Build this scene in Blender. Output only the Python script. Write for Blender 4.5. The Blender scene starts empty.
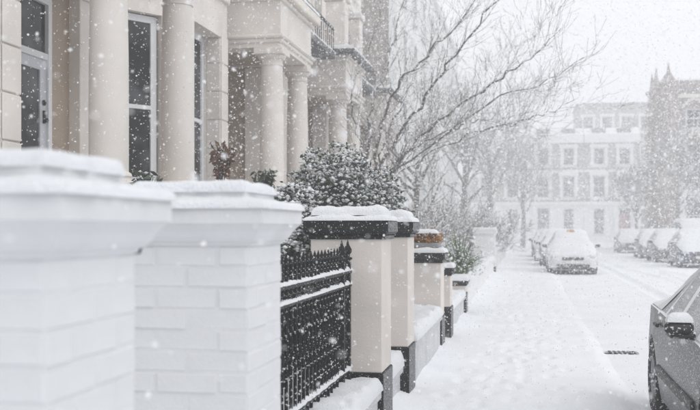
import bpy, math, random
import numpy as np
from mathutils import Vector, noise as mnoise

R = math.radians
scene = bpy.context.scene
C = scene.collection

# ---------------------------------------------------------------- camera
EYE = 1.55
cam_data = bpy.data.cameras.new('camera')
cam = bpy.data.objects.new('camera', cam_data)
C.objects.link(cam)
cam.location = (0, 0, EYE)
cam.rotation_euler = (R(90), 0, R(10.32))          # street runs along +Y, camera turned a little left
cam_data.sensor_width = 36
cam_data.lens = 50
cam_data.shift_y = 23 / 700
cam_data.clip_start = 0.05
cam_data.clip_end = 2000
cam_data.dof.use_dof = True
cam_data.dof.focus_distance = 8.0
cam_data.dof.aperture_fstop = 3.0
scene.camera = cam

# ---------------------------------------------------------------- world, sun, exposure
SUN_EL, SUN_AZ = 48, 120                            # soft light from the open street side
world = bpy.data.worlds.new('World')
scene.world = world
world.use_nodes = True
wn = world.node_tree
wn.nodes.clear()
w_out = wn.nodes.new('ShaderNodeOutputWorld')
w_bg = wn.nodes.new('ShaderNodeBackground')
w_sky = wn.nodes.new('ShaderNodeTexSky')
w_sky.sky_type = 'NISHITA'
w_sky.sun_disc = False
w_sky.sun_elevation = R(SUN_EL)
w_sky.sun_rotation = R(SUN_AZ)
w_sky.dust_density = 6.0
w_hsv = wn.nodes.new('ShaderNodeHueSaturation')      # cloud cover takes the blue out
w_hsv.inputs['Saturation'].default_value = 0.10
w_mix = wn.nodes.new('ShaderNodeMix')
w_mix.data_type = 'RGBA'
w_mix.inputs['Factor'].default_value = 0.85
w_mix.inputs['B'].default_value = (7.6, 7.75, 8.0, 1)
w_bg.inputs['Strength'].default_value = 0.125
wn.links.new(w_sky.outputs['Color'], w_hsv.inputs['Color'])
wn.links.new(w_hsv.outputs['Color'], w_mix.inputs['A'])
wn.links.new(w_mix.outputs['Result'], w_bg.inputs['Color'])
wn.links.new(w_bg.outputs['Background'], w_out.inputs['Surface'])

sun_data = bpy.data.lights.new('sun', 'SUN')
sun_data.energy = 0.5
sun_data.angle = R(40)
sun_data.color = (1.0, 0.985, 0.96)
sun = bpy.data.objects.new('sun', sun_data)
C.objects.link(sun)
_el, _az = R(SUN_EL), R(SUN_AZ)
_d = Vector((math.sin(_az) * math.cos(_el), math.cos(_az) * math.cos(_el), math.sin(_el)))
sun.rotation_euler = _d.to_track_quat('Z', 'Y').to_euler()
sun.location = (20, -10, 40)

scene.view_settings.view_transform = 'Standard'
scene.view_settings.look = 'None'
scene.view_settings.exposure = 0.26
scene.view_settings.gamma = 1.0
scene.view_settings.use_curve_mapping = False
cy = scene.cycles
cy.use_denoising = True
cy.max_bounces = 10
cy.diffuse_bounces = 5
cy.glossy_bounces = 3
cy.volume_bounces = 4
cy.sample_clamp_indirect = 6.0

rng = random.Random(7)
nrg = np.random.default_rng(11)

# ---------------------------------------------------------------- materials
def new_mat(name):
    m = bpy.data.materials.new(name)
    m.use_nodes = True
    n = m.node_tree
    b = n.nodes['Principled BSDF']
    return m, n, b

def mat(name, col, rough=0.7, var=0.12, scale=8.0, bump=0.15, bscale=60.0, metal=0.0, bdist=0.01, spec=0.5, snow=None, dust=None, wind=None):
    """procedural surface: two-tone noise colour, fine relief; snow=(threshold, width): snow lying on faces that point up;
    dust=(amount, scale): flecks of wind-blown snow stuck to the surface"""
    m, n, b = new_mat(name)
    L = n.links
    tc = n.nodes.new('ShaderNodeTexCoord')
    nz = n.nodes.new('ShaderNodeTexNoise')
    nz.inputs['Scale'].default_value = scale
    nz.inputs['Detail'].default_value = 6
    L.new(tc.outputs['Object'], nz.inputs['Vector'])
    cr = n.nodes.new('ShaderNodeValToRGB')
    cr.color_ramp.elements[0].position = 0.3
    cr.color_ramp.elements[1].position = 0.7
    c = np.array(col)
    cr.color_ramp.elements[0].color = (*np.clip(c * (1 - var), 0, 1), 1)
    cr.color_ramp.elements[1].color = (*np.clip(c * (1 + var), 0, 1), 1)
    L.new(nz.outputs['Fac'], cr.inputs['Fac'])
    colour = cr.outputs['Color']
    b.inputs['Roughness'].default_value = rough
    b.inputs['Metallic'].default_value = metal
    b.inputs['Specular IOR Level'].default_value = spec
    def mixin(fac, colour):
        mx = n.nodes.new('ShaderNodeMix')
        mx.data_type = 'RGBA'
        L.new(fac, mx.inputs['Factor'])
        L.new(colour, mx.inputs['A'])
        mx.inputs['B'].default_value = (0.84, 0.85, 0.87, 1)
        return mx.outputs['Result']
    if dust:
        n3 = n.nodes.new('ShaderNodeTexNoise')
        n3.inputs['Scale'].default_value = dust[1]
        n3.inputs['Detail'].default_value = 3
        L.new(tc.outputs['Object'], n3.inputs['Vector'])
        r3 = n.nodes.new('ShaderNodeMapRange')
        r3.inputs['From Min'].default_value = 0.66 - dust[0] * 0.3
        r3.inputs['From Max'].default_value = 0.72 - dust[0] * 0.3
        L.new(n3.outputs['Fac'], r3.inputs['Value'])
        colour = mixin(r3.outputs['Result'], colour)
    if wind:    # snow blown against the faces towards the street
        g2 = n.nodes.new('ShaderNodeNewGeometry'); s2 = n.nodes.new('ShaderNodeSeparateXYZ')
        L.new(g2.outputs['Normal'], s2.inputs['Vector'])
        n5 = n.nodes.new('ShaderNodeTexNoise'); n5.inputs['Scale'].default_value = 65; n5.inputs['Detail'].default_value = 5
        L.new(tc.outputs['Object'], n5.inputs['Vector'])
        m5 = n.nodes.new('ShaderNodeMath'); m5.operation = 'MULTIPLY_ADD'; m5.inputs[1].default_value = 1.4
        L.new(n5.outputs['Fac'], m5.inputs[0]); L.new(s2.outputs['X'], m5.inputs[2])
        r5 = n.nodes.new('ShaderNodeMapRange'); r5.inputs['From Min'].default_value = 1.70 - wind; r5.inputs['From Max'].default_value = 2.5 - wind
        L.new(m5.outputs['Value'], r5.inputs['Value'])
        colour = mixin(r5.outputs['Result'], colour)
    if snow:
        ge = n.nodes.new('ShaderNodeNewGeometry')
        sx = n.nodes.new('ShaderNodeSeparateXYZ')
        L.new(ge.outputs['Normal'], sx.inputs['Vector'])
        n4 = n.nodes.new('ShaderNodeTexNoise')
        n4.inputs['Scale'].default_value = 14
        L.new(tc.outputs['Object'], n4.inputs['Vector'])
        ad = n.nodes.new('ShaderNodeMath'); ad.operation = 'MULTIPLY_ADD'
        L.new(n4.outputs['Fac'], ad.inputs[0]); ad.inputs[1].default_value = 0.6
        L.new(sx.outputs['Z'], ad.inputs[2])
        r4 = n.nodes.new('ShaderNodeMapRange')
        r4.inputs['From Min'].default_value = snow[0] + 0.3
        r4.inputs['From Max'].default_value = snow[0] + 0.3 + snow[1]
        L.new(ad.outputs['Value'], r4.inputs['Value'])
        colour = mixin(r4.outputs['Result'], colour)
    L.new(colour, b.inputs['Base Color'])
    if bump:
        n2 = n.nodes.new('ShaderNodeTexNoise')
        n2.inputs['Scale'].default_value = bscale
        n2.inputs['Detail'].default_value = 5
        L.new(tc.outputs['Object'], n2.inputs['Vector'])
        bp = n.nodes.new('ShaderNodeBump')
        bp.inputs['Strength'].default_value = bump
        bp.inputs['Distance'].default_value = bdist
        L.new(n2.outputs['Fac'], bp.inputs['Height'])
        L.new(bp.outputs['Normal'], b.inputs['Normal'])
    return m

def brick_mat(name, c1, c2, mortar, scale=1.0):
    m, n, b = new_mat(name)
    L = n.links
    tc = n.nodes.new('ShaderNodeTexCoord')
    sp = n.nodes.new('ShaderNodeSeparateXYZ')
    L.new(tc.outputs['Object'], sp.inputs['Vector'])
    ad = n.nodes.new('ShaderNodeMath'); ad.operation = 'ADD'
    L.new(sp.outputs['X'], ad.inputs[0]); L.new(sp.outputs['Y'], ad.inputs[1])
    cb = n.nodes.new('ShaderNodeCombineXYZ')
    L.new(ad.outputs['Value'], cb.inputs['X']); L.new(sp.outputs['Z'], cb.inputs['Y'])
    bt = n.nodes.new('ShaderNodeTexBrick')
    bt.inputs['Scale'].default_value = scale
    bt.inputs['Brick Width'].default_value = 0.225
    bt.inputs['Row Height'].default_value = 0.075
    bt.inputs['Mortar Size'].default_value = 0.008
    bt.inputs['Color1'].default_value = (*c1, 1)
    bt.inputs['Color2'].default_value = (*c2, 1)
    bt.inputs['Mortar'].default_value = (*mortar, 1)
    L.new(cb.outputs['Vector'], bt.inputs['Vector'])
    L.new(bt.outputs['Color'], b.inputs['Base Color'])
    b.inputs['Roughness'].default_value = 0.85
    return m

M = {}
M['snow'] = mat('fresh_snow', (0.77, 0.78, 0.80), 0.75, 0.03, 3, 0.7, 90, bdist=0.016, spec=0.2)
M['snow_ground'] = mat('trodden_snow', (0.80, 0.81, 0.835), 0.8, 0.04, 1.2, 0.5, 45, bdist=0.02, spec=0.2)
def flake_mat():
    m, n, b = new_mat('snowflake')      # ice crystals scatter light right through
    b.inputs['Base Color'].default_value = (0.92, 0.925, 0.94, 1)
    b.inputs['Roughness'].default_value = 0.8
    b.inputs['Specular IOR Level'].default_value = 0.1
    t = n.nodes.new('ShaderNodeBsdfTranslucent'); t.inputs['Color'].default_value = (0.98, 0.98, 0.99, 1)
    mx = n.nodes.new('ShaderNodeMixShader'); mx.inputs['Fac'].default_value = 0.5
    n.links.new(b.outputs['BSDF'], mx.inputs[1]); n.links.new(t.outputs['BSDF'], mx.inputs[2])
    n.links.new(mx.outputs['Shader'], n.nodes['Material Output'].inputs['Surface'])
    return m
M['flake'] = flake_mat()
M['white_paint'] = mat('white_masonry_paint', (0.665, 0.67, 0.68), 0.6, 0.05, 5, 0.6, 70, bdist=0.005)
M['white_render'] = mat('white_render', (0.76, 0.76, 0.755), 0.7, 0.05, 3, 0.3, 70)
M['cream'] = mat('cream_stucco', (0.69, 0.645, 0.60), 0.65, 0.085, 1.6, 0.25, 60, bdist=0.006)
M['pink_cream'] = mat('pale_cream_render', (0.70, 0.645, 0.60), 0.7, 0.07, 2.5, 0.35, 70, bdist=0.007)
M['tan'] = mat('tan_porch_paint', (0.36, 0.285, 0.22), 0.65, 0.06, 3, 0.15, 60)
M['stone'] = mat('pale_stone', (0.70, 0.65, 0.59), 0.7, 0.05, 4, 0.25, 50)
M['lead'] = mat('lead_grey', (0.09, 0.092, 0.10), 0.6, 0.15, 6, 0.2, 40, dust=(0.25, 60), spec=0.2)
M['black_paint'] = mat('black_gloss_paint', (0.010, 0.010, 0.011), 0.5, 0.2, 8, 0.1, 60, dust=(0.04, 90), wind=0.12, spec=0.15)
M['iron'] = mat('black_iron', (0.010, 0.010, 0.011), 0.5, 0.2, 20, 0.15, 120, dust=(0.12, 75), spec=0.2)
M['frame'] = mat('white_window_paint', (0.70, 0.71, 0.73), 0.45, 0.03, 10, 0.05, 80)
M['door'] = mat('pale_grey_door_paint', (0.52, 0.54, 0.58), 0.4, 0.04, 6, 0.05, 80)
M['brick_grey'] = brick_mat('grey_stock_brick', (0.24, 0.21, 0.19), (0.30, 0.26, 0.23), (0.4, 0.38, 0.36))
M['brick_brown'] = brick_mat('brown_brick', (0.19, 0.13, 0.115), (0.24, 0.17, 0.15), (0.36, 0.33, 0.31))
M['slate'] = mat('slate', (0.12, 0.125, 0.14), 0.6, 0.15, 5, 0.2, 30, snow=(0.3, 0.2))
M['bark'] = mat('dark_bark', (0.12, 0.105, 0.10), 0.9, 0.25, 12, 0.4, 40, snow=(0.30, 0.25), dust=(0.3, 16))
M['twig'] = mat('twig_bark', (0.15, 0.13, 0.13), 0.9, 0.2, 12, 0, snow=(0.35, 0.25), dust=(0.35, 20))
M['leaf'] = mat('evergreen_leaf', (0.045, 0.065, 0.035), 0.5, 0.4, 15, 0)
M['leaf_mid'] = mat('strap_leaf', (0.10, 0.15, 0.05), 0.5, 0.4, 10, 0, snow=(0.62, 0.15))
M['leaf_red'] = mat('dry_red_leaf', (0.13, 0.065, 0.035), 0.7, 0.5, 20, 0)
M['leaf_core'] = mat('dark_shrub_core', (0.02, 0.026, 0.018), 0.9, 0.3, 20, 0.3, 60)
M['heather'] = mat('rust_brown_heather', (0.40, 0.19, 0.055), 0.8, 0.5, 30, 0)
M['terracotta'] = mat('planter_grey', (0.25, 0.25, 0.26), 0.7, 0.1, 6, 0.2, 50)
M['red_door'] = mat('red_door_paint', (0.22, 0.035, 0.04), 0.4, 0.1, 5, 0)
M['dark_door'] = mat('dark_door_paint', (0.05, 0.055, 0.06), 0.4, 0.1, 5, 0)
M['soil'] = mat('wet_tarmac', (0.045, 0.045, 0.048), 0.6, 0.3, 30, 0.4, 90, dust=(0.5, 18))
M['tyre'] = mat('tyre_rubber', (0.02, 0.02, 0.021), 0.85, 0.2, 20, 0.2, 60, dust=(0.3, 30))
M['rim'] = mat('alloy', (0.35, 0.36, 0.38), 0.4, 0.05, 10, 0, metal=0.8, dust=(0.4, 25))
M['plastic'] = mat('black_plastic', (0.02, 0.02, 0.022), 0.5, 0.1, 10, 0, dust=(0.2, 45))
M['lamp'] = mat('lamp_lens', (0.55, 0.57, 0.6), 0.15, 0.05, 20, 0)
M['amber'] = mat('amber_lens', (0.55, 0.32, 0.2), 0.3, 0.05, 20, 0)
M['redlens'] = mat('red_lens', (0.3, 0.02, 0.02), 0.2, 0.05, 20, 0)
M['plate'] = mat('number_plate', (0.7, 0.7, 0.66), 0.5, 0.03, 20, 0)
M['frosted'] = mat('snow_frosted_glass', (0.36, 0.37, 0.39), 0.5, 0.2, 5, 0.4, 70, dust=(0.45, 110))
M['car_dark'] = mat('charcoal_car_paint', (0.016, 0.016, 0.018), 0.3, 0.1, 4, 0, dust=(0.26, 90), snow=(0.25, 0.3), spec=0.3)
M['car_white'] = mat('white_car_paint', (0.62, 0.63, 0.65), 0.35, 0.05, 4, 0, dust=(0.4, 20))
M['car_grey'] = mat('grey_car_paint', (0.07, 0.072, 0.08), 0.35, 0.05, 4, 0, metal=0.3, dust=(0.3, 22))
M['car_blue'] = mat('dark_blue_car_paint', (0.06, 0.075, 0.11), 0.35, 0.05, 4, 0, metal=0.3, dust=(0.3, 22))
M['curtain'] = mat('dim_room', (0.03, 0.03, 0.033), 0.9, 0.4, 2, 0)

def glass_mat():
    m, n, b = new_mat('window_glass')
    tc = n.nodes.new('ShaderNodeTexCoord')
    nz = n.nodes.new('ShaderNodeTexNoise'); nz.inputs['Scale'].default_value = 1.6
    n.links.new(tc.outputs['Object'], nz.inputs['Vector'])
    cr = n.nodes.new('ShaderNodeValToRGB')  # pale blotches painted into the colour stand in for reflections and curtains
    cr.color_ramp.elements[0].color = (0.006, 0.006, 0.007, 1); cr.color_ramp.elements[0].position = 0.45
    cr.color_ramp.elements[1].color = (0.11, 0.115, 0.125, 1); cr.color_ramp.elements[1].position = 0.68
    n.links.new(nz.outputs['Fac'], cr.inputs['Fac'])
    n.links.new(cr.outputs['Color'], b.inputs['Base Color'])
    b.inputs['Roughness'].default_value = 0.08
    b.inputs['Specular IOR Level'].default_value = 0.16
    return m
M['glass'] = glass_mat()

# ---------------------------------------------------------------- mesh helpers
class MB:
    def __init__(s):
        s.v = []; s.f = []
    def add(s, vs, fs):
        o = len(s.v)
        s.v.extend([tuple(p) for p in vs])
        s.f.extend([tuple(i + o for i in f) for f in fs])
    def box(s, x0, x1, y0, y1, z0, z1, ch=0.0, fr=None):
        if x0 > x1: x0, x1 = x1, x0
        if y0 > y1: y0, y1 = y1, y0
        if z0 > z1: z0, z1 = z1, z0
        if ch <= 0:
            vs = [(x, y, z) for z in (z0, z1) for y in (y0, y1) for x in (x0, x1)]
            fs = [(0, 2, 3, 1), (4, 5, 7, 6), (0, 1, 5, 4), (2, 6, 7, 3), (0, 4, 6, 2), (1, 3, 7, 5)]
        else:
            vs, fs = chamfer_box(x0, x1, y0, y1, z0, z1, ch)
        if fr: vs = [fr(*p) for p in vs]
        s.add(vs, fs)
    def lathe(s, prof, cx=0, cy=0, cz=0, n=24, axis='z', cap=True):
        vs = []; fs = []
        for (r, z) in prof:
            for k in range(n):
                a = 2 * math.pi * k / n
                p = (r * math.cos(a), r * math.sin(a), z)
                if axis == 'x': p = (z, r * math.cos(a), r * math.sin(a))
                if axis == 'y': p = (r * math.sin(a), z, r * math.cos(a))
                vs.append((p[0] + cx, p[1] + cy, p[2] + cz))
        for i in range(len(prof) - 1):
            for k in range(n):
                a = i * n + k; b = i * n + (k + 1) % n
                fs.append((a, b, b + n, a + n))
        if cap:
            fs.append(tuple(range(n))[::-1])
            fs.append(tuple((len(prof) - 1) * n + k for k in range(n)))
        s.add(vs, fs)
    def tube(s, pts, rad, n=5, cap=True):
        pts = [Vector(p) for p in pts]
        vs = []; fs = []
        up = Vector((0.31, 0.17, 0.93))
        for i, p in enumerate(pts):
            t = (pts[min(i + 1, len(pts) - 1)] - pts[max(i - 1, 0)])
            if t.length < 1e-9: t = Vector((0, 0, 1))
            t.normalize()
            a = t.cross(up)
            if a.length < 1e-3: a = t.cross(Vector((1, 0, 0)))
            a.normalize(); b = t.cross(a)
            r = rad[i] if isinstance(rad, (list, tuple)) else rad
            for k in range(n):
                an = 2 * math.pi * k / n
                vs.append(p + a * (r * math.cos(an)) + b * (r * math.sin(an)))
        for i in range(len(pts) - 1):
            for k in range(n):
                x = i * n + k; y = i * n + (k + 1) % n
                fs.append((x, x + n, y + n, y))
        if cap:
            fs.append(tuple(range(n)))
            fs.append(tuple((len(pts) - 1) * n + k for k in range(n))[::-1])
        s.add(vs, fs)
    def mesh(s, name, m, smooth=False):
        me = bpy.data.meshes.new(name)
        me.from_pydata(s.v, [], s.f)
        me.materials.append(M[m] if isinstance(m, str) else m)
        if smooth:
            me.polygons.foreach_set('use_smooth', [True] * len(me.polygons))
        me.update()
        return me
    def build(s, name, m, parent=None, smooth=False, auto=None):
        me = s.mesh(name, m, smooth or auto is not None)
        if auto is not None:
            me.set_sharp_from_angle(angle=R(auto))
        return put(name, me, parent)

def put(name, me, parent=None, loc=None):
    o = bpy.data.objects.new(name, me)
    C.objects.link(o)
    if parent is not None:
        o.parent = parent
        par = parent
        w = Vector((0, 0, 0))
        while par is not None:
            w += par.location; par = par.parent
        # meshes are written in world coordinates unless a location is given
        o.location = (Vector(loc) if loc is not None else Vector((0, 0, 0))) - w
    elif loc is not None:
        o.location = loc
    return o

def thing(name, label, cat, loc=(0, 0, 0), group=None):
    o = bpy.data.objects.new(name, None)
    o.empty_display_size = 0.2
    C.objects.link(o)
    o.location = loc
    return tag(o, label, cat, group)

def tag(o, label, cat, group=None, kind=None):
    o['label'] = label
    if cat: o['category'] = cat
    if group: o['group'] = group
    if kind: o['kind'] = kind
    return o

def chamfer_box(x0, x1, y0, y1, z0, z1, c):
    X = (x0, x1); Y = (y0, y1); Z = (z0, z1)
    vs = []; idx = {}
    for i in (0, 1):
        for j in (0, 1):
            for k in (0, 1):
                sx = c if i == 0 else -c; sy = c if j == 0 else -c; sz = c if k == 0 else -c
                idx[(i, j, k, 'x')] = len(vs); vs.append((X[i], Y[j] + sy, Z[k] + sz))
                idx[(i, j, k, 'y')] = len(vs); vs.append((X[i] + sx, Y[j], Z[k] + sz))
                idx[(i, j, k, 'z')] = len(vs); vs.append((X[i] + sx, Y[j] + sy, Z[k]))
    fs = []
    q = lambda a, l: [idx[t + (a,)] for t in l]
    for i in (0, 1):
        f = q('x', [(i, 0, 0), (i, 1, 0), (i, 1, 1), (i, 0, 1)]); fs.append(tuple(f if i else f[::-1]))
        f = q('y', [(0, i, 0), (0, i, 1), (1, i, 1), (1, i, 0)]); fs.append(tuple(f if i else f[::-1]))
        f = q('z', [(0, 0, i), (1, 0, i), (1, 1, i), (0, 1, i)]); fs.append(tuple(f if i else f[::-1]))
    for a in (0, 1):
        for b in (0, 1):
            f = (idx[(a, b, 0, 'x')], idx[(a, b, 1, 'x')], idx[(a, b, 1, 'y')], idx[(a, b, 0, 'y')]); fs.append(f if a != b else f[::-1])
            f = (idx[(a, 0, b, 'x')], idx[(a, 1, b, 'x')], idx[(a, 1, b, 'z')], idx[(a, 0, b, 'z')]); fs.append(f if a == b else f[::-1])
            f = (idx[(0, a, b, 'y')], idx[(1, a, b, 'y')], idx[(1, a, b, 'z')], idx[(0, a, b, 'z')]); fs.append(f if a != b else f[::-1])
    for i in (0, 1):
        for j in (0, 1):
            for k in (0, 1):
                f = (idx[(i, j, k, 'x')], idx[(i, j, k, 'y')], idx[(i, j, k, 'z')])
                fs.append(f if (i + j + k) % 2 else f[::-1])
    return vs, fs

def snow_pad(x0, x1, y0, y1, z, t, r=0.05, res=0.03, seed=0, amp=0.25, skirt=0.004, slope=None, fr=None):
    """a pillow of snow on a flat ledge: rounded edges, uneven top"""
    nx = max(4, int((x1 - x0) / res)); ny = max(4, int((y1 - y0) / res))
    nx = min(nx, 90); ny = min(ny, 160)
    # cluster rows towards the edges
    def axis(a, b, n):
        e = min(r, (b - a) * 0.45)
        k = [0, 0.06, 0.2, 0.45, 0.75, 1.0]
        mid = np.linspace(a + e, b - e, max(2, n - 8))
        return np.concatenate([[a + e * q for q in k[:-1]], mid, [b - e * q for q in k[:-1]][::-1]])
    xs = axis(x0, x1, nx); ys = axis(y0, y1, ny)
    b = MB()
    vs = []
    for y in ys:
        for x in xs:
            d = min(x - x0, x1 - x, y - y0, y1 - y)
            q = min(max(d / r, 0), 1)
            h = math.sqrt(max(0, 1 - (1 - q) ** 2))
            n = mnoise.noise(Vector((x * 7 + seed, y * 7, z * 3))) + 0.5 * mnoise.noise(Vector((x * 23, y * 23 + seed, z)))
            hh = t * h * (1 + amp * n)
            if slope: hh += slope(x, y) * h
            jx = 0.010 * mnoise.noise(Vector((x * 17 + 3 * seed, y * 17, 5.1))) * (1 if d < 0.01 else 0)
            vs.append((x + jx, y + jx, z - skirt + hh))
    if fr: vs = [fr(*p) for p in vs]
    fs = []
    W = len(xs)
    for j in range(len(ys) - 1):
        for i in range(W - 1):
            a = j * W + i
            fs.append((a, a + 1, a + W + 1, a + W))
    b.add(vs, fs)
    return b

def ashape(name, m, parent, *boxes, ch=0.0, auto=None):
    b = MB()
    for bx in boxes: b.box(*bx, ch=ch)
    return b.build(name, m, parent, auto=auto)

def bulk(name, verts, faces_n, m, parent=None, smooth=False):
    """big mesh from numpy: verts (N,3), faces (F,k)"""
    me = bpy.data.meshes.new(name)
    verts = np.asarray(verts, dtype=np.float32); faces = np.asarray(faces_n, dtype=np.int32)
    F, k = faces.shape
    me.vertices.add(len(verts)); me.vertices.foreach_set('co', verts.ravel())
    me.loops.add(F * k); me.loops.foreach_set('vertex_index', faces.ravel())
    me.polygons.add(F)
    me.polygons.foreach_set('loop_start', np.arange(0, F * k, k, dtype=np.int32))
    me.polygons.foreach_set('loop_total', np.full(F, k, dtype=np.int32))
    if smooth: me.polygons.foreach_set('use_smooth', np.ones(F, dtype=bool))
    me.materials.append(M[m])
    me.update(calc_edges=True)
    me.validate()
    return put(name, me, parent)

OCT_V = np.array([(1, 0, 0), (-1, 0, 0), (0, 1, 0), (0, -1, 0), (0, 0, 1), (0, 0, -1)], float)
OCT_F = np.array([(0, 2, 4), (2, 1, 4), (1, 3, 4), (3, 0, 4), (2, 0, 5), (1, 2, 5), (3, 1, 5), (0, 3, 5)])

def blobs(points, sizes, squash=0.6, jitter=0.35, rg=nrg):
    """many small irregular lumps -> verts, tri faces"""
    P = np.asarray(points, float); S = np.asarray(sizes, float)
    n = len(P)
    q = rg.uniform(0, 2 * np.pi, n)
    V = np.repeat(OCT_V[None], n, 0) * (1 + jitter * rg.uniform(-1, 1, (n, 6, 1)))
    c, s = np.cos(q)[:, None], np.sin(q)[:, None]
    x = V[..., 0] * c - V[..., 1] * s; y = V[..., 0] * s + V[..., 1] * c
    V = np.stack([x, y, V[..., 2] * squash], -1) * S[:, None, None] + P[:, None, :]
    F = OCT_F[None] + (np.arange(n) * 6)[:, None, None]
    return V.reshape(-1, 3), F.reshape(-1, 3)

# ================================================================= SETTING
PAVE_X0, KERB = -1.06, 0.98
ROAD_Z = -0.055

def polyline_dist(X, Y, pts):
    d = np.full(X.shape, 1e9)
    for (ax, ay), (bx, by) in zip(pts[:-1], pts[1:]):
        vx, vy = bx - ax, by - ay
        L2 = vx * vx + vy * vy
        t = np.clip(((X - ax) * vx + (Y - ay) * vy) / L2, 0, 1)
        d = np.minimum(d, np.hypot(X - ax - t * vx, Y - ay - t * vy))
    return d

def sm_noise(X, Y, scale, seed):
    rg = np.random.default_rng(seed)
    out = np.zeros_like(X)
    for k in range(7):
        a = rg.uniform(0, 2 * np.pi); f = scale * rg.uniform(0.6, 1.7); p = rg.uniform(0, 6.28)
        out += np.sin((X * np.cos(a) + Y * np.sin(a)) * f + p + 1.3 * np.sin((X * np.sin(a) - Y * np.cos(a)) * f * 0.7 + p * 2))
    return out / 7

def grid_obj(name, xs, ys, zf, m):
    X, Y = np.meshgrid(xs, ys)
    Z = zf(X, Y)
    V = np.stack([X, Y, Z], -1).reshape(-1, 3)
    w, h = len(xs), len(ys)
    a = (np.arange(h - 1)[:, None] * w + np.arange(w - 1)[None]).ravel()
    F = np.stack([a, a + 1, a + w + 1, a + w], -1)
    o = bulk(name, V, F, m, smooth=True)
    o['kind'] = 'structure'
    return o

def yaxis(a, b, k=0.006, mn=0.045):
    out = [a]
    while out[-1] < b: out.append(out[-1] + max(mn, k * max(out[-1], 0)))
    return np.array(out)

g = MB(); g.box(-190, 190, -120, 260, -0.6, -0.22)
o = g.build('ground', 'snow_ground'); o['kind'] = 'structure'

# ruts in the snow of the road: along the street, and traffic swinging across the junction
RUTS = [
    [(2.9, -6), (3.0, 10), (3.1, 30), (3.0, 60), (3.2, 95)], [(4.4, -6), (4.5, 10), (4.6, 30), (4.5, 60), (4.7, 95)],
    [(4.9, 95), (4.7, 60), (4.9, 38), (5.6, 29), (7.5, 24), (11, 21.5), (16, 20.6)],
    [(3.6, 95), (3.5, 60), (3.7, 40), (4.3, 30), (6.2, 24.5), (10, 20.5), (16, 19.2)],
    [(-0.6, 17.6), (1.5, 17.0), (5, 16.6), (10, 16.2), (16, 16.0)], [(-0.6, 19.1), (1.5, 18.5), (5, 18.2), (10, 17.8), (16, 17.6)],
    [(-0.4, 22.4), (2.5, 21.4), (6, 20.2), (10, 19.4), (16, 18.8)]]

def ruts(X, Y, s=1.0):
    z = np.zeros_like(X)
    for k, r in enumerate(RUTS):
        d = polyline_dist(X, Y, r)
        w = 0.17
        dep = (0.06 if k < 4 else 0.055) * s
        z -= dep * np.exp(-(d / w) ** 4) * (0.75 + 0.4 * sm_noise(X, Y, 3, k))
        z += 0.3 * dep * np.exp(-((d - 0.24) / 0.09) ** 2)
    return z

def road_z(X, Y):
    return ROAD_Z + 0.006 * sm_noise(X, Y, 1.3, 1) + 0.004 * sm_noise(X, Y, 6, 2) + ruts(X, Y)
grid_obj('road', np.concatenate([np.linspace(0.6, 8, 110), np.linspace(8.15, 16, 45)]), yaxis(-8, 98, 0.007, 0.07), road_z, 'snow_ground')

foot = []
rgf = np.random.default_rng(5)
for lane in ((-0.15, 0.9), (0.25, -0.7), (-0.4, 0.4)):
    y = 3.0
    side = 1
    while y < 30:
        y += 0.36 + rgf.uniform(-0.04, 0.04); side = -side
        foot.append((lane[0] + 0.12 * side + 0.15 * math.sin(y * 0.5 + lane[1]) + rgf.uniform(-0.05, 0.05), y, rgf.uniform(0.5, 1.0)))
for k in range(60):
    foot.append((rgf.uniform(-0.8, 0.8), rgf.uniform(3, 20), rgf.uniform(0.3, 0.8)))

def pave_z(X, Y):
    z = 0.008 * sm_noise(X, Y, 1.5, 3) + 0.004 * sm_noise(X, Y, 7, 4)
    for fx, fy, fd in foot:
        m = (np.abs(Y - fy) < 0.5) & (np.abs(X - fx) < 0.4)
        if m.any():
            q = ((X[m] - fx) / 0.055) ** 2 + ((Y[m] - fy) / 0.14) ** 2
            z[m] -= 0.030 * fd * np.exp(-q ** 1.5) - 0.010 * fd * np.exp(-(np.sqrt(q) - 1.5) ** 2 * 4)
    z += ruts(X, Y, 0.7)
    # snow banked up against the garden walls, rounded over the kerb, dropped level at the crossing
    z += 0.07 * np.exp(-((X - PAVE_X0) / 0.16)) * (0.7 + 0.5 * sm_noise(X, Y, 2.5, 9))
    drop = np.clip((X - (KERB - 0.20)) / 0.28, 0, 1)
    cross = np.clip((Y - 14.6) / 1.8, 0, 1) * np.clip((27 - Y) / 2.0, 0, 1)
    z += cross * (ROAD_Z + 0.02) * np.clip((X + 0.4) / 1.2, 0, 1)
    drop = drop * drop * (3 - 2 * drop)
    return z * (1 - drop) + (ROAD_Z - 0.012) * drop
grid_obj('pavement', np.concatenate([np.linspace(PAVE_X0 - 0.4, 0.75, 56), np.linspace(0.78, 1.14, 16)]), yaxis(-3, 98, 0.006, 0.045), pave_z, 'snow_ground')
grid_obj('garden_ground', np.linspace(-7.5, PAVE_X0 - 0.12, 60), yaxis(-3, 98, 0.012, 0.12),
         lambda X, Y: 0.12 + 0.05 * sm_noise(X, Y, 1.2, 6) - 0.09 * np.clip((X + 1.5) / 0.3, 0, 1), 'snow_ground')
grid_obj('far_pavement', np.linspace(7.7, 9.3, 12), yaxis(27, 98, 0.012, 0.12),
         lambda X, Y: 0.02 + 0.02 * sm_noise(X, Y, 1.5, 8) - 0.14 * (np.clip((7.85 - X) / 0.15, 0, 1)), 'snow_ground')

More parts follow.
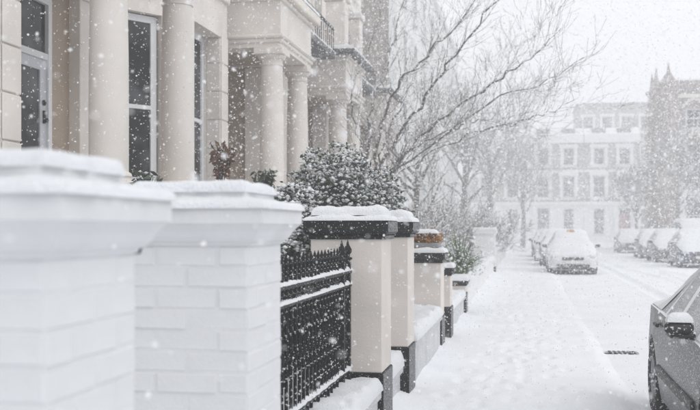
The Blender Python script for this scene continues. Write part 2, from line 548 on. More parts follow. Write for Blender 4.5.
# gully grate in the gutter, swept bare
gr = thing('drain_grate', 'dark wet drain grate showing through the snow beside the kerb', 'drain', (1.20, 12.9, ROAD_Z))
b = MB(); b.box(0.97, 1.40, 12.76, 13.02, -0.12, ROAD_Z + 0.010); b.build('surround', 'soil', gr)
for k in range(6):
    b = MB(); b.box(1.03 + k * 0.06, 1.06 + k * 0.06, 12.76, 13.0, ROAD_Z + 0.006, ROAD_Z + 0.016); b.build('bar', 'iron', gr)

# ================================================================= HOUSES
def frame_on(p0, p1):
    """local frame on a wall line: u along p0->p1, n outward (to the right of travel is inside), z up"""
    p0 = Vector((*p0, 0)); p1 = Vector((*p1, 0))
    d = (p1 - p0); L = d.length; d.normalize()
    nrm = Vector((d.y, -d.x, 0))
    def f(u, n, z):
        q = p0 + d * u + nrm * n
        return (q.x, q.y, z)
    return f, L

def panel(b, fr, u0, u1, z0, z1, n0, n1, openings):
    us = sorted({u0, u1, *[o[0] for o in openings], *[o[1] for o in openings]})
    for ua, ub in zip(us[:-1], us[1:]):
        cuts = sorted([(o[2], o[3]) for o in openings if o[0] <= ua + 1e-6 and o[1] >= ub - 1e-6])
        z = z0
        for a, c in cuts:
            if a > z: b.box(ua, ub, n0, n1, z, a, fr=fr)
            z = c
        if z < z1: b.box(ua, ub, n0, n1, z, z1, fr=fr)

def sash(parent, fr, u0, u1, z0, z1, n, rail=None, fw=0.07, sill=True, bars=0, snow=True):
    """sash window set back in an opening: frame, panes, sill with snow"""
    b = MB()
    zm = rail if rail else (z0 + z1) / 2
    b.box(u0, u0 + fw, n - 0.05, n, z0, z1, fr=fr); b.box(u1 - fw, u1, n - 0.05, n, z0, z1, fr=fr)
    b.box(u0 + fw, u1 - fw, n - 0.05, n - 0.002, z1 - fw, z1, fr=fr); b.box(u0 + fw, u1 - fw, n - 0.05, n - 0.002, z0, z0 + fw, fr=fr)
    b.box(u0 + fw, u1 - fw, n - 0.05, n + 0.012, zm - 0.03, zm + 0.03, fr=fr)
    for k in range(bars):
        x = u0 + (u1 - u0) * (k + 1) / (bars + 1)
        b.box(x - 0.012, x + 0.012, n - 0.045, n - 0.012, z0 + fw, z1 - fw, fr=fr)
    w = b.build('window', 'frame', parent)
    for a, c in ((z0 + fw, zm - 0.03), (zm + 0.03, z1 - fw)):
        b = MB(); b.box(u0 + fw, u1 - fw, n - 0.04, n - 0.03, a, c, fr=fr); b.build('pane', 'glass', w)
    if sill:
        b = MB(); b.box(u0 - 0.06, u1 + 0.06, n - 0.02, n + 0.30, z0 - 0.09, z0 - 0.003, fr=fr); b.build('sill', 'stone', w)
        if snow:
            snow_pad(u0 - 0.05, u1 + 0.05, n + 0.01, n + 0.29, z0 - 0.003, 0.06, 0.05, 0.06, seed=u0, fr=lambda x, y, z: fr(x, y, z)).build('snow_cover', 'snow', w, smooth=True)
    return w

FX, BX, CX = -6.0, -5.1, -4.46      # house front, bay front, column line
FLOOR = 1.9
BLK = 0.48

def column_mesh():
    s = MB(); s.lathe([(0.212, 2.16), (0.213, 2.8), (0.210, 3.4), (0.2, 4.0), (0.188, 4.42)], n=32)
    c = MB(); c.lathe([(0.189, 4.42), (0.205, 4.425), (0.205, 4.45), (0.19, 4.455), (0.19, 4.52), (0.225, 4.535), (0.25, 4.575), (0.255, 4.60)], n=32)
    c.box(-0.265, 0.265, -0.265, 0.265, 4.602, 4.72, ch=0.012)
    d = MB(); d.lathe([(0.27, 2.0), (0.285, 2.03), (0.27, 2.06), (0.24, 2.07), (0.235, 2.09), (0.25, 2.11), (0.24, 2.14), (0.213, 2.16)], n=32)
    d.box(-0.29, 0.29, -0.29, 0.29, FLOOR, 1.998, ch=0.01)
    return s.mesh('column', 'cream', True), c.mesh('capital', 'cream', False), d.mesh('column_base', 'cream', True)
COL = column_mesh()
COL[0].set_sharp_from_angle(angle=R(40)); COL[1].polygons.foreach_set('use_smooth', [True] * len(COL[1].polygons)); COL[1].set_sharp_from_angle(angle=R(40)); COL[2].set_sharp_from_angle(angle=R(40))

def blocks(wall, fr, u0, u1, z0, z1, proud, w=0.75, ret=None):
    """rusticated ashlar facing, one mesh object for every block"""
    k = 0
    z = z0
    while z < z1 - 0.05:
        zt = min(z + BLK, z1)
        us = [u0]
        x = u0 + (w if k % 2 else w * 0.55)
        while x < u1 - 0.2:
            us.append(x); x += w
        us.append(u1)
        for a, c in zip(us[:-1], us[1:]):
            b = MB(); b.box(a, c, 0.002, proud, z + 0.008, zt - 0.008, ch=0.010, fr=fr)
            b.build('block', 'cream', wall)
        z = zt; k += 1

def portico(h, yn, yf, near=True, dark_slab=False, door_col='door', side=False):
    yc = (yn + yf) / 2
    ashape('porch_floor', 'stone', h, (FX - 0.2, CX + 0.32, yn - 0.32, yf + 0.32, 0.0, FLOOR - 0.002))
    st = MB()
    for k in range(8):
        st.box(CX + 0.32 + k * 0.2, CX + 0.52 + k * 0.2, yc - 0.55, yc + 0.55, 0.0, FLOOR - 0.235 * (k + 1) + 0.02)
    s_ = st.build('steps', 'stone', h)
    sn = MB()
    for k in range(8):
        q = snow_pad(CX + 0.32 + k * 0.2, CX + 0.52 + k * 0.2, yc - 0.53, yc + 0.53, FLOOR - 0.235 * (k + 1) + 0.02, 0.05, 0.04, 0.08, seed=k)
        sn.add(q.v, q.f)
    sn.build('snow_cover', 'snow', s_, smooth=True)
    for y in (yn, yf):
        c = put('column', COL[0], h, (CX, y, 0))
        for nm, me in (('capital', COL[1]), ('column_base', COL[2])):
            put(nm, me, c, (CX, y, 0))
    # square pilasters against the house front behind each column
    for y in (yn, yf):
        a = ashape('pilaster', 'cream', h, (FX - 0.01, FX + 0.20, y - 0.02, y + 0.40, FLOOR, 4.58), ch=0.008)
        ashape('pilaster_capital', 'cream', a, (FX - 0.01, FX + 0.24, y - 0.06, y + 0.44, 4.582, 4.72), ch=0.01)
    # porch back wall in tan paint with the front door in it
    dw = 0.52
    if side:    # far side of the porch closed by a wall ending in a square pier
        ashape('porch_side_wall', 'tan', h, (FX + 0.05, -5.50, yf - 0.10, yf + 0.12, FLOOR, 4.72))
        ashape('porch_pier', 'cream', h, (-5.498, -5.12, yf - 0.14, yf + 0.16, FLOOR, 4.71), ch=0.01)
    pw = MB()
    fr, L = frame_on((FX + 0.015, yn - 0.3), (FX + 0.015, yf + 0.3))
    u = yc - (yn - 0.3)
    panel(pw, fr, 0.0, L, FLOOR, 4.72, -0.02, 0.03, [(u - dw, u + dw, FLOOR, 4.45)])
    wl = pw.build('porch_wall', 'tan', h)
    b = MB()
    b.box(u - dw, u - dw + 0.09, -0.02, 0.05, FLOOR, 4.45, fr=fr); b.box(u + dw - 0.09, u + dw, -0.02, 0.05, FLOOR, 4.45, fr=fr)
    b.box(u - dw + 0.09, u + dw - 0.09, -0.02, 0.05, 4.36, 4.45, fr=fr); b.box(u - dw + 0.09, u + dw - 0.09, -0.02, 0.045, 3.66, 3.74, fr=fr)
    b.build('door_frame', 'frame', h)
    d = MB()
    a0, a1 = u - dw + 0.092, u + dw - 0.092
    d.box(a0, a0 + 0.14, -0.02, 0.02, FLOOR, 3.658, fr=fr); d.box(a1 - 0.16, a1, -0.02, 0.02, FLOOR, 3.658, fr=fr)
    d.box(a0 + 0.14, a1 - 0.16, -0.02, 0.02, FLOOR, FLOOR + 0.28, fr=fr); d.box(a0 + 0.14, a1 - 0.16, -0.02, 0.02, 3.52, 3.658, fr=fr)
    dd = d.build('door', door_col, h)
    d = MB(); d.box(a0 + 0.14, a1 - 0.16, -0.01, 0.0, FLOOR + 0.28, 3.52, fr=fr); d.build('pane', 'glass', dd)
    d = MB(); d.box(a0, a1, -0.01, 0.0, 3.742, 4.358, fr=fr); d.build('fanlight', 'glass', h)
    if near:
        d = MB(); d.box(a1 - 0.10, a1 - 0.05, 0.02, 0.045, 2.86, 3.02, ch=0.006, fr=fr); d.lathe([(0.02, 0.0), (0.03, 0.03), (0.0, 0.05)], *fr(a1 - 0.075, 0.045, 2.9), n=10, axis='x')
        d.build('handle', 'iron', dd)
        d = MB(); d.lathe([(0.035, 0.0), (0.035, 0.02), (0.02, 0.03)], *fr(a1 - 0.075, 0.02, 3.12), n=12, axis='x'); d.build('lock', 'iron', dd)
    # entablature: architrave beams with soffit, frieze, cornice
    x1 = CX + 0.22
    y0, y1 = yn - 0.24, yf + 0.24
    e = MB()
    e.box(FX, x1, y0, y1, 4.79, 5.56)
    e.box(FX, x1 + 0.035, y0 - 0.035, y1 + 0.035, 4.80, 4.875, ch=0.012)
    e.box(FX, x1 + 0.08, y0 - 0.08, y1 + 0.08, 4.87, 4.945, ch=0.025)
    e.box(FX, x1 + 0.06, y0 - 0.06, y1 + 0.06, 5.53, 5.60, ch=0.02)
    en = e.build('entablature', 'cream', h)
    a = MB(); a.box(x1 - 0.44, x1 - 0.002, y0 + 0.002, y1 - 0.002, 4.722, 4.795); a.box(FX, x1 - 0.44, y0 + 0.002, y0 + 0.42, 4.724, 4.795); a.box(FX, x1 - 0.44, y1 - 0.42, y1 - 0.002, 4.724, 4.795)
    a.build('architrave', 'cream', en)
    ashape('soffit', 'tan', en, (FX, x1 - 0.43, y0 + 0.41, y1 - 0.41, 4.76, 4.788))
    ov = 0.24 if dark_slab else 0.16
    ashape('cornice', 'lead' if dark_slab else 'stone', en, (FX, x1 + ov, y0 - ov, y1 + ov, 5.66 if dark_slab else 5.60, 5.78), ch=0.02)
    if dark_slab: ashape('bed_moulding', 'cream', en, (FX, x1 + 0.1, y0 - 0.1, y1 + 0.1, 5.602, 5.659), ch=0.015)
    snow_pad(FX + 0.05, x1 + ov, y0 - ov, y1 + ov, 5.78, 0.10, 0.07, 0.06, seed=yn).build('snow_cover', 'snow', en, smooth=True)

def bay(h, yb0, yc0, yb1, ztop=5.5, near=True, blk=True):
    """canted bay window: angled cheek, street face with recessed sash, flat end"""
    T = 0.34
    fr, L = frame_on((FX, yb0), (BX, yc0))
    k0, k1 = 0.18 * L, 0.71 * L
    w = MB()
    panel(w, fr, 0, L, 0.1, ztop, -T, 0, [(k0, k1, 2.2, 4.72)])
    wall = w.build('bay_wall', 'cream', h)
    sash(h, fr, k0 + 0.03, k1 - 0.03, 2.2, 4.70, -0.1, rail=3.34, fw=0.10)
    fr2, L2 = frame_on((BX, yc0), (BX, yb1))
    u1 = L2 - 0.36; u0 = max(0.3, u1 - 1.32)
    w = MB()
    panel(w, fr2, 0, L2, 0.1, ztop, -0.42, 0, [(u0, u1, 2.2, 4.78)])
    w.box(0, L2, -0.40, 0.06, ztop - 0.10, ztop - 0.002, ch=0.01, fr=fr2)
    w2 = w.build('bay_front', 'cream', h)
    sash(h, fr2, u0 + 0.002, u1 - 0.002, 2.2, 4.776, -0.30, rail=3.34, fw=0.09)
    if blk:
        blocks(w2, fr2, u1 + 0.001, L2, 0.98, 4.82, 0.022)
        # quoins returning into the far reveal of the window
        fr3, _ = frame_on((BX - 0.30, yc0 + u1 - 0.001), (BX, yc0 + u1 - 0.001))
        z = 0.98
        for k in range(8):
            b = MB(); b.box(0.06, 0.30, 0.0, 0.02, max(z, 2.21) + 0.008, min(z + BLK, 4.77) - 0.008, ch=0.009, fr=fr3)
            if z + BLK > 2.3: b.build('block', 'cream', w2)
            z += BLK
    snow_pad(FX, BX + 0.04, yc0, yb1, ztop, 0.08, 0.05, 0.08, seed=yb0).build('snow_cover', 'snow', w2, smooth=True)
    return wall

def upper_front(h, y0, y1, ztop=13.0, wins=True):
    """house front above and behind porch and bay"""
    fr, L = frame_on((FX, y0), (FX, y1))
    ops = []
    for z in (6.5, 9.6):
        for c in (0.22, 0.5, 0.78):
            ops.append((L * c - 0.5, L * c + 0.5, z, z + 2.0))
    w = MB(); panel(w, fr, 0, L, 0.0, ztop, -0.4, 0, ops)
    w.box(0, L, -0.4, 0.22, ztop - 0.001, ztop + 0.22, ch=0.02, fr=fr); w.box(0, L, 0.0, 0.08, 9.0, 9.14, ch=0.01, fr=fr)
    wl = w.build('wall', 'cream', h)
    for (a, c, z0, z1) in ops:
        sash(h, fr, a + 0.003, c - 0.003, z0 + 0.003, z1 - 0.003, -0.18, bars=1, snow=False)
        b = MB(); b.box(a - 0.16, a - 0.002, 0.001, 0.07, z0 - 0.02, z1 + 0.1, fr=fr); b.box(c + 0.002, c + 0.16, 0.001, 0.07, z0 - 0.02, z1 + 0.1, fr=fr)
        b.box(a - 0.2, c + 0.2, 0.001, 0.12, z1 + 0.101, z1 + 0.24, fr=fr); b.build('window_surround', 'cream', wl)
    rf = ashape('roof', 'slate', h, (FX - 7, FX - 0.1, y0 + 0.003, y1 - 0.003, ztop + 0.02, ztop + 0.35))
    ashape('chimney', 'cream', rf, (FX - 4.2, FX - 3.4, y1 - 1.0, y1 - 0.3, ztop + 0.351, ztop + 2.2), ch=0.03)
    return wl

HOUSES = [
    # y0, near column, far column, bay start, bay corner, bay end, label
    (2.75, None, None, 5.3, 6.6, 9.17, 'cream stucco house at the far left edge with big rusticated blocks'),
    (9.35, 9.90, 12.0, 12.85, 14.15, 16.15, 'cream stucco house with two big smooth columns behind the white brick piers'),
    (16.22, 16.75, 18.70, 19.5, 20.6, 22.2, 'cream stucco house with the full columned porch seen above the shrub'),
    (22.35, 22.95, 24.85, 25.8, 26.9, 28.6, 'cream stucco house with dark edged porch balcony left of the bare tree'),
    (28.9, 29.5, 31.4, 32.2, 33.3, 34.9, 'hazy cream house half hidden behind the bare branches'),
]
for i, (y0, yn, yf, b0, bc, b1, lab) in enumerate(HOUSES):
    y1 = HOUSES[i + 1][0] if i + 1 < len(HOUSES) else 35.2
    h = thing('terrace_house', lab, 'house', (FX, (y0 + y1) / 2, 0), 'cream terrace along the left pavement')
    upper_front(h, y0, y1 - 0.004)
    bay(h, b0, bc, b1, near=i < 3)
    if yn:
        portico(h, yn, yf, near=i < 3, dark_slab=i >= 3, door_col='door' if i < 2 else 'dark_door', side=i >= 2)
    if i in (2, 3):
        # shallow balcony running on from the porch, with an iron rail
        ya, yb = yf + 0.45, y1 - 0.02
        s = ashape('balcony_slab', 'lead', h, (BX, CX + 0.05, ya, yb, 5.50, 5.64), ch=0.015)
        snow_pad(BX + 0.02, CX + 0.05, ya, yb, 5.64, 0.06, 0.05, 0.08, seed=i).build('snow_cover', 'snow', s, smooth=True)
        rl = MB(); rl.box(CX - 0.02, CX + 0.02, ya, yb, 6.18, 6.23)
        rail = rl.build('balcony_rail', 'iron', h)
        k = ya + 0.1
        while k < yb:
            q = MB(); q.tube([(CX, k, 5.66), (CX, k, 6.18)], 0.011, 5); q.build('baluster', 'iron', rail); k += 0.22
    if i == 3:
        for yy in (yn - 0.08, yf + 0.08):
            p = ashape('balcony_pedestal', 'cream', h, (CX - 0.25, CX + 0.22, yy - 0.22, yy + 0.22, 5.78, 6.95), ch=0.015)
            ashape('pedestal_cap', 'cream', p, (CX - 0.31, CX + 0.28, yy - 0.28, yy + 0.28, 6.952, 7.06), ch=0.02)
            snow_pad(CX - 0.30, CX + 0.27, yy - 0.27, yy + 0.27, 7.06, 0.08, 0.06, 0.05, seed=yy).build('snow_cover', 'snow', p, smooth=True)

# ---- tall brick block further along on the left
h = thing('mansion_block', 'tall grey brown brick block rising behind the bare tree', 'building', (-8, 55, 0))
def far_block(h, p0, p1, H, cols, rows, wall_m, z0s, wh, ww, depth, trim='white_render', first_white=None, surround=True, arch=False):
    """street front with real window openings"""
    fr, L = frame_on(p0, p1)
    ops = []
    for r in range(rows):
        for c in range(cols):
            u = L * (c + 0.5) / cols
            ops.append((u - ww / 2, u + ww / 2, z0s[r], z0s[r] + wh[r]))
    w = MB(); panel(w, fr, 0, L, 0, H, -0.35, 0, ops)
    wl = w.build('wall', wall_m, h)
    for (a, c, za, zb) in ops:
        sash(h, fr, a + 0.003, c - 0.003, za + 0.003, zb - 0.003, -0.14, fw=0.08, sill=False, bars=1)
        if surround:
            b = MB(); b.box(a - 0.22, a - 0.002, 0.001, 0.09, za, zb, fr=fr); b.box(c + 0.002, c + 0.22, 0.001, 0.09, za, zb, fr=fr)
            b.box(a - 0.28, c + 0.28, 0.001, 0.14, zb + 0.001, zb + 0.3, fr=fr); b.box(a - 0.28, c + 0.28, 0.001, 0.16, za - 0.18, za - 0.001, fr=fr)
            b.build('window_surround', trim, wl)
    return fr, L, wl
fr, L, wl = far_block(h, (-5.3, 40), (-5.3, 76), 14.5, 9, 4, 'white_render', (1.6, 5.0, 8.2, 11.3), (2.2, 2.1, 1.9, 1.7), 1.2, 8)
ashape('flank_wall', 'brick_grey', h, (-13, -5.66, 40.03, 76, 0, 14.5))
ashape('cornice', 'white_render', h, (-13.1, -5.1, 39.85, 76.1, 14.502, 14.8), ch=0.03)
ashape('roof', 'slate', h, (-12.8, -5.6, 40.3, 75.7, 14.8, 16.6), ch=0.9)
for k, y in enumerate((41.2, 50, 60, 70)):
    ashape('chimney', 'brick_brown', h, (-9.5, -8.2, y, y + 0.9, 16.0, 19.0), ch=0.03)
for y in (47, 59, 71):   # white porches
    b = MB(); b.box(-5.298, -4.0, y - 1.2, y + 1.2, 4.2, 4.9, ch=0.03)
    for q in (-0.95, 0.95):
        b.lathe([(0.2, 0.1), (0.2, 4.19)], -4.25, y + q, 0, n=12)
    b.build('porch', 'white_render', h)

# ---- terrace closing the end of the street, facing us
def end_house(x0, x1, lab, dark):
    y = 104
    h = thing('terrace_house', lab, 'house', ((x0 + x1) / 2, y, 0), 'white and grey terrace across the street end')
    W = x1 - x0
    fr, L = frame_on((x0, y), (x1, y))
    n = 2
    ops = []
    for r, (za, zb, ww) in enumerate(((8.1, 9.9, 1.15), (4.7, 7.0, 1.25), (0.9, 3.6, 1.15))):
        for c in range(n):
            u = L * (0.27 + 0.46 * c)
            ops.append((u - ww / 2, u + ww / 2, za, zb))
    w = MB(); panel(w, fr, 0, L, 4.3, 11.0, -0.35, 0, [o_ for o_ in ops if o_[2] > 4])
    wl = w.build('wall', 'brick_grey', h)
    w = MB(); panel(w, fr, 0, L, 0, 4.298, -0.35, 0.06, [(o_[0], o_[1], 0.4 if k == 4 + dark else o_[2], o_[3]) for k, o_ in enumerate(ops) if o_[2] < 4])
    w.box(0, L, 0.061, 0.35, 3.95, 4.25, ch=0.02, fr=fr)
    w.build('ground_floor_wall', 'white_render', h)
    for k, (a, c, za, zb) in enumerate(ops):
        if k == 4 + dark:
            b = MB(); b.box(a + 0.003, c - 0.003, -0.3, -0.1, 0.4, zb - 0.6, fr=fr); b.build('door', 'red_door' if dark == 1 else 'dark_door', h)
            b = MB(); b.box(a + 0.003, c - 0.003, -0.3, -0.12, zb - 0.59, zb - 0.003, fr=fr); b.build('fanlight', 'glass', h)
            for q in (a - 0.35, c + 0.35):
                b = MB(); b.box(q - 0.16, q + 0.16, 0.062, 0.55, 0, 3.9, ch=0.02, fr=fr); b.build('porch_column', 'white_render', h)
            continue
        sash(h, fr, a + 0.003, c - 0.003, za + 0.003, zb - 0.003, -0.14, fw=0.10, sill=True, bars=1, snow=False)
        if za > 4:
            b = MB(); b.box(a - 0.28, a - 0.002, 0.001, 0.12, za, zb, fr=fr); b.box(c + 0.002, c + 0.28, 0.001, 0.12, za, zb, fr=fr)
            b.box(a - 0.36, c + 0.36, 0.001, 0.22, zb + 0.001, zb + 0.38, fr=fr); b.box(a - 0.3, c + 0.3, 0.001, 0.2, za - 0.2, za - 0.1, fr=fr)
            b.build('window_surround', 'white_render', wl)
    b = MB(); b.box(0, L, -0.3, 0.45, 10.4, 11.3, ch=0.05, fr=fr); b.box(0, L, 0.001, 0.2, 7.35, 7.6, ch=0.02, fr=fr); b.build('cornice', 'white_render', h)
    b = MB()
    b.add([fr(0, -0.2, 11.302), fr(L, -0.2, 11.302), fr(L, -1.6, 12.1), fr(0, -1.6, 12.1), fr(0, -8, 11.302), fr(L, -8, 11.302), fr(L, -7, 12.1), fr(0, -7, 12.1)],
          [(0, 1, 2, 3), (3, 2, 6, 7), (7, 6, 5, 4), (0, 3, 7, 4), (1, 5, 6, 2)])
    rf = b.build('roof', 'slate', h)
    for c in range(2):
        u = L * (0.27 + 0.46 * c)
        b = MB(); b.box(u - 0.7, u + 0.7, -1.5, -0.5, 11.31, 12.0, ch=0.03, fr=fr); q = b.build('dormer', 'lead', rf)
    b = MB(); b.box(L - 0.5, L - 0.02, -5, -2, 11.5, 13.2, ch=0.03, fr=fr); b.build('chimney', 'brick_grey', rf)
XE = (-5.8, 0.15, 5.85, 11.5)
for k, lab in enumerate(('misty grey brick house at the street end behind the street trees', 'misty grey and white house at the street end with dark front door',
                         'misty grey and white house at the street end with red front door')):
    end_house(XE[k], XE[k + 1] - 0.05, lab, 1 if k == 2 else 0)

# ---- brown brick gothic building on the right
h = thing('gothic_building', 'brown brick building with pointed corner pinnacles at the right edge', 'building', (12, 72, 0))
fr, L = frame_on((9.4, 70), (20, 70))
ops = []
for c in range(4):
    for (za, zb) in ((1.2, 3.6), (5.0, 7.4), (8.4, 9.8)):
        u = 1.9 + c * 2.4
        ops.append((u - 0.55, u + 0.55, za, zb))
w = MB(); panel(w, fr, 0, L, 4.4, 11.0, -0.4, 0, [q for q in ops if q[2] > 4]); wl = w.build('wall', 'brick_brown', h)
w = MB(); panel(w, fr, 0, L, 0, 4.398, -0.4, 0.03, [q for q in ops if q[2] < 4]); w.build('ground_floor_wall', 'white_render', h)
for (a, c, za, zb) in ops:
    sash(h, fr, a + 0.003, c - 0.003, za + 0.003, zb - 0.003, -0.16, fw=0.1, sill=True, bars=1)
    if za > 4:
        b = MB()
        nn = 9
        for k in range(nn):    # pointed brick hood over each window
            t = k / (nn - 1); u = a - 0.15 + (c - a + 0.3) * t
            b.box(u - 0.09, u + 0.09, 0.001, 0.12, zb + 0.06 + 0.5 * (1 - abs(2 * t - 1) ** 1.6), zb + 0.3 + 0.5 * (1 - abs(2 * t - 1) ** 1.6), fr=fr)
        b.build('window_hood', 'stone', wl)
ashape('side_wall', 'brick_brown', h, (9.4, 20, 70.402, 82, 0, 11.0))
b = MB(); b.box(0, L, 0.001, 0.18, 8.0, 8.25, fr=fr); b.box(0, L, 0.001, 0.2, 4.4, 4.7, fr=fr); b.box(0, L, 0.001, 0.22, 10.5, 10.75, fr=fr); b.build('string_course', 'stone', wl)
pr = ashape('parapet', 'brick_brown', h, (9.9, 20, 69.85, 70.4, 11.002, 11.7), ch=0.03)
snow_pad(9.9, 20, 69.85, 70.4, 11.7, 0.14, 0.1, 0.2, seed=3).build('snow_cover', 'snow', pr, smooth=True)
for (x, y, s, hh) in ((9.3, 74.0, 0.6, 2.2), (9.6, 69.95, 0.7, 1.9)):
    b = MB(); b.lathe([(s, 0.0), (s, 11.2), (s * 1.25, 11.25), (s * 1.25, 11.5), (s * 0.85, 11.55), (s * 0.2, 10.9 + hh * 0.75), (0.04, 10.9 + hh)], x, y, 0, n=8)
    tw = b.build('pinnacle', 'brick_brown', h)
    b = MB(); b.lathe([(0.05, 0), (0.12, 0.08), (0.05, 0.18), (0.02, 0.34)], x, y, 10.9 + hh, n=8); b.build('finial', 'stone', tw)
b = MB()
b.add([(9.45, 74.6, 11.0), (9.45, 81, 11.0), (9.45, 77.8, 13.6), (13.5, 74.6, 11.0), (13.5, 81, 11.0), (13.5, 77.8, 13.6)], [(0, 2, 1), (3, 4, 5), (0, 3, 5, 2), (2, 5, 4, 1)])
b.build('gable_roof', 'slate', h)

# ---- very faint block with hipped roof far beyond the end terrace
h = thing('distant_building', 'very faint tall building with sloping roof beyond the end terrace', 'building', (11, 135, 0))
fr, L, wl = far_block(h, (6.5, 128), (16, 128), 17.5, 4, 4, 'brick_grey', (2, 6, 10, 13.8), (2, 2, 2, 2), 1.3, 8)
ashape('side_wall', 'brick_grey', h, (6.5, 16, 128.36, 142, 0, 17.5))
b = MB(); b.add([(6.2, 127.7, 17.5), (16.3, 127.7, 17.5), (16.3, 142, 17.5), (6.2, 142, 17.5), (8.8, 130.5, 21.5), (13.6, 130.5, 21.5), (13.6, 139, 21.5), (8.8, 139, 21.5)],
                [(0, 1, 5, 4), (1, 2, 6, 5), (2, 3, 7, 6), (3, 0, 4, 7), (4, 5, 6, 7)])
b.build('roof', 'slate', h)

# ================================================================= GATE PIERS AND RAILINGS
X1 = -0.96
def brick_meshes():
    out = {}
    for nm, l in (('s', 0.222), ('h', 0.107), ('c', 0.16)):
        for k in range(3):
            b = MB(); c = 0.0042 + 0.0014 * k
            v, f = chamfer_box(-l / 2, l / 2, -0.05, 0.0, -0.0345, 0.0345, c)
            r_ = random.Random(k * 7 + len(nm))
            v = [(x + r_.uniform(-.0012, .0012), y + r_.uniform(-.0012, .0012), z + r_.uniform(-.0012, .0012)) for x, y, z in v]
            b.add(v, f)
            out[nm, k] = b.mesh('brick', 'white_paint')
    return out
BR = brick_meshes()

def brick_pier(name_label, y0, hook=False):
    D = 0.46
    x0, x1, y1 = X1 - D, X1, y0 + D
    p = thing('gate_pier', name_label, 'pier', ((x0 + x1) / 2, (y0 + y1) / 2, 0), 'white painted brick gate piers')
    ashape('core', 'white_paint', p, (x0 + 0.0034, x1 - 0.0034, y0 + 0.0034, y1 - 0.0034, -0.05, 1.5))
    z = 1.487 - 0.0375
    row = 0
    r_ = random.Random(int(y0 * 100))
    while z > 0.02:
        pat = ['s', 's'] if row % 2 else ['h', 's', 'h']
        for side in range(4):
            u = 0.0
            lens = {'s': 0.23, 'h': 0.115}
            for q in pat:
                c = u + lens[q] / 2; u += lens[q]
                if side == 0: loc, rz = (x0 + c, y0, z), 0
                elif side == 1: loc, rz = (x1, y0 + c, z), 90
                elif side == 2: loc, rz = (x1 - c, y1, z), 180
                else: loc, rz = (x0, y1 - c, z), 270
                nrm = {0: (0, -1), 1: (1, 0), 2: (0, 1), 3: (-1, 0)}[side]
                d = r_.uniform(-0.002, 0.0022)
                # mesh front is at y=0 with body behind (negative y), so turn it to face outward
                o = put('brick', BR[q, r_.randrange(3)], p, (loc[0] + nrm[0] * d, loc[1] + nrm[1] * d, z + r_.uniform(-.001, .001)))
                o.rotation_euler = (R(r_.uniform(-0.5, 0.5)), R(r_.uniform(-0.45, 0.45)), R(rz + 180 + r_.uniform(-0.4, 0.4)))
        z -= 0.075; row += 1
    # moulded cap
    cap = MB()
    prof = [(0.004, 1.488), (0.006, 1.497), (0.018, 1.503), (0.030, 1.518), (0.040, 1.538), (0.055, 1.556), (0.062, 1.563), (0.068, 1.566), (0.068, 1.628), (0.06, 1.636)]
    vs = []; fs = []
    for (e, zz) in prof:
        vs += [(x0 - e, y0 - e, zz), (x1 + e, y0 - e, zz), (x1 + e, y1 + e, zz), (x0 - e, y1 + e, zz)]
    for i in range(len(prof) - 1):
        for k in range(4):
            fs.append((i * 4 + k, i * 4 + (k + 1) % 4, i * 4 + 4 + (k + 1) % 4, i * 4 + 4 + k))
    fs.append((0, 3, 2, 1)); n_ = (len(prof) - 1) * 4; fs.append((n_, n_ + 1, n_ + 2, n_ + 3))
    cap.add(vs, fs)
    cp = cap.build('cap', 'white_paint', p)
    ashape('cap_block', 'white_paint', p, (x0 + 0.022, x1 - 0.022, y0 + 0.022, y1 - 0.022, 1.63, 1.702), ch=0.006)
    # snow: on the ledge with a drift against the block, and over the block
    e = 0.080
    def drift(x, y):
        dx = max(x0 + 0.015 - x, x - x1 + 0.015, y0 + 0.015 - y, y - y1 + 0.015)
        return 0.016 * math.exp(-max(dx, 0) / 0.02) if dx > -0.02 else 0.012
    snow_pad(x0 - e, x1 + e, y0 - e, y1 + e, 1.622, 0.030, 0.026, 0.016, seed=y0, amp=0.14, slope=drift).build('snow_ledge', 'snow', p, smooth=True)
    b = snow_pad(x0 + 0.015, x1 - 0.015, y0 + 0.015, y1 - 0.015, 1.682, 0.040, 0.024, 0.016, seed=y0 + 4, amp=0.16)
    b.build('snow_top', 'snow', p, smooth=True)
    # wind-blown snow stuck to the mouldings
    if hook:
        b = MB(); b.tube([(x1 - 0.01, y1 - 0.006, 1.49), (x1 + 0.004, y1 + 0.012, 1.49), (x1 + 0.006, y1 + 0.018, 1.505)], 0.006, 6); b.build('gate_hook', 'iron', p)
    return p
brick_pier('big out-of-focus white brick pier topped with snow, nearest at left', 1.83, hook=True)
brick_pier('white painted brick pier with snowy stepped cap next to the black railings', 3.29)

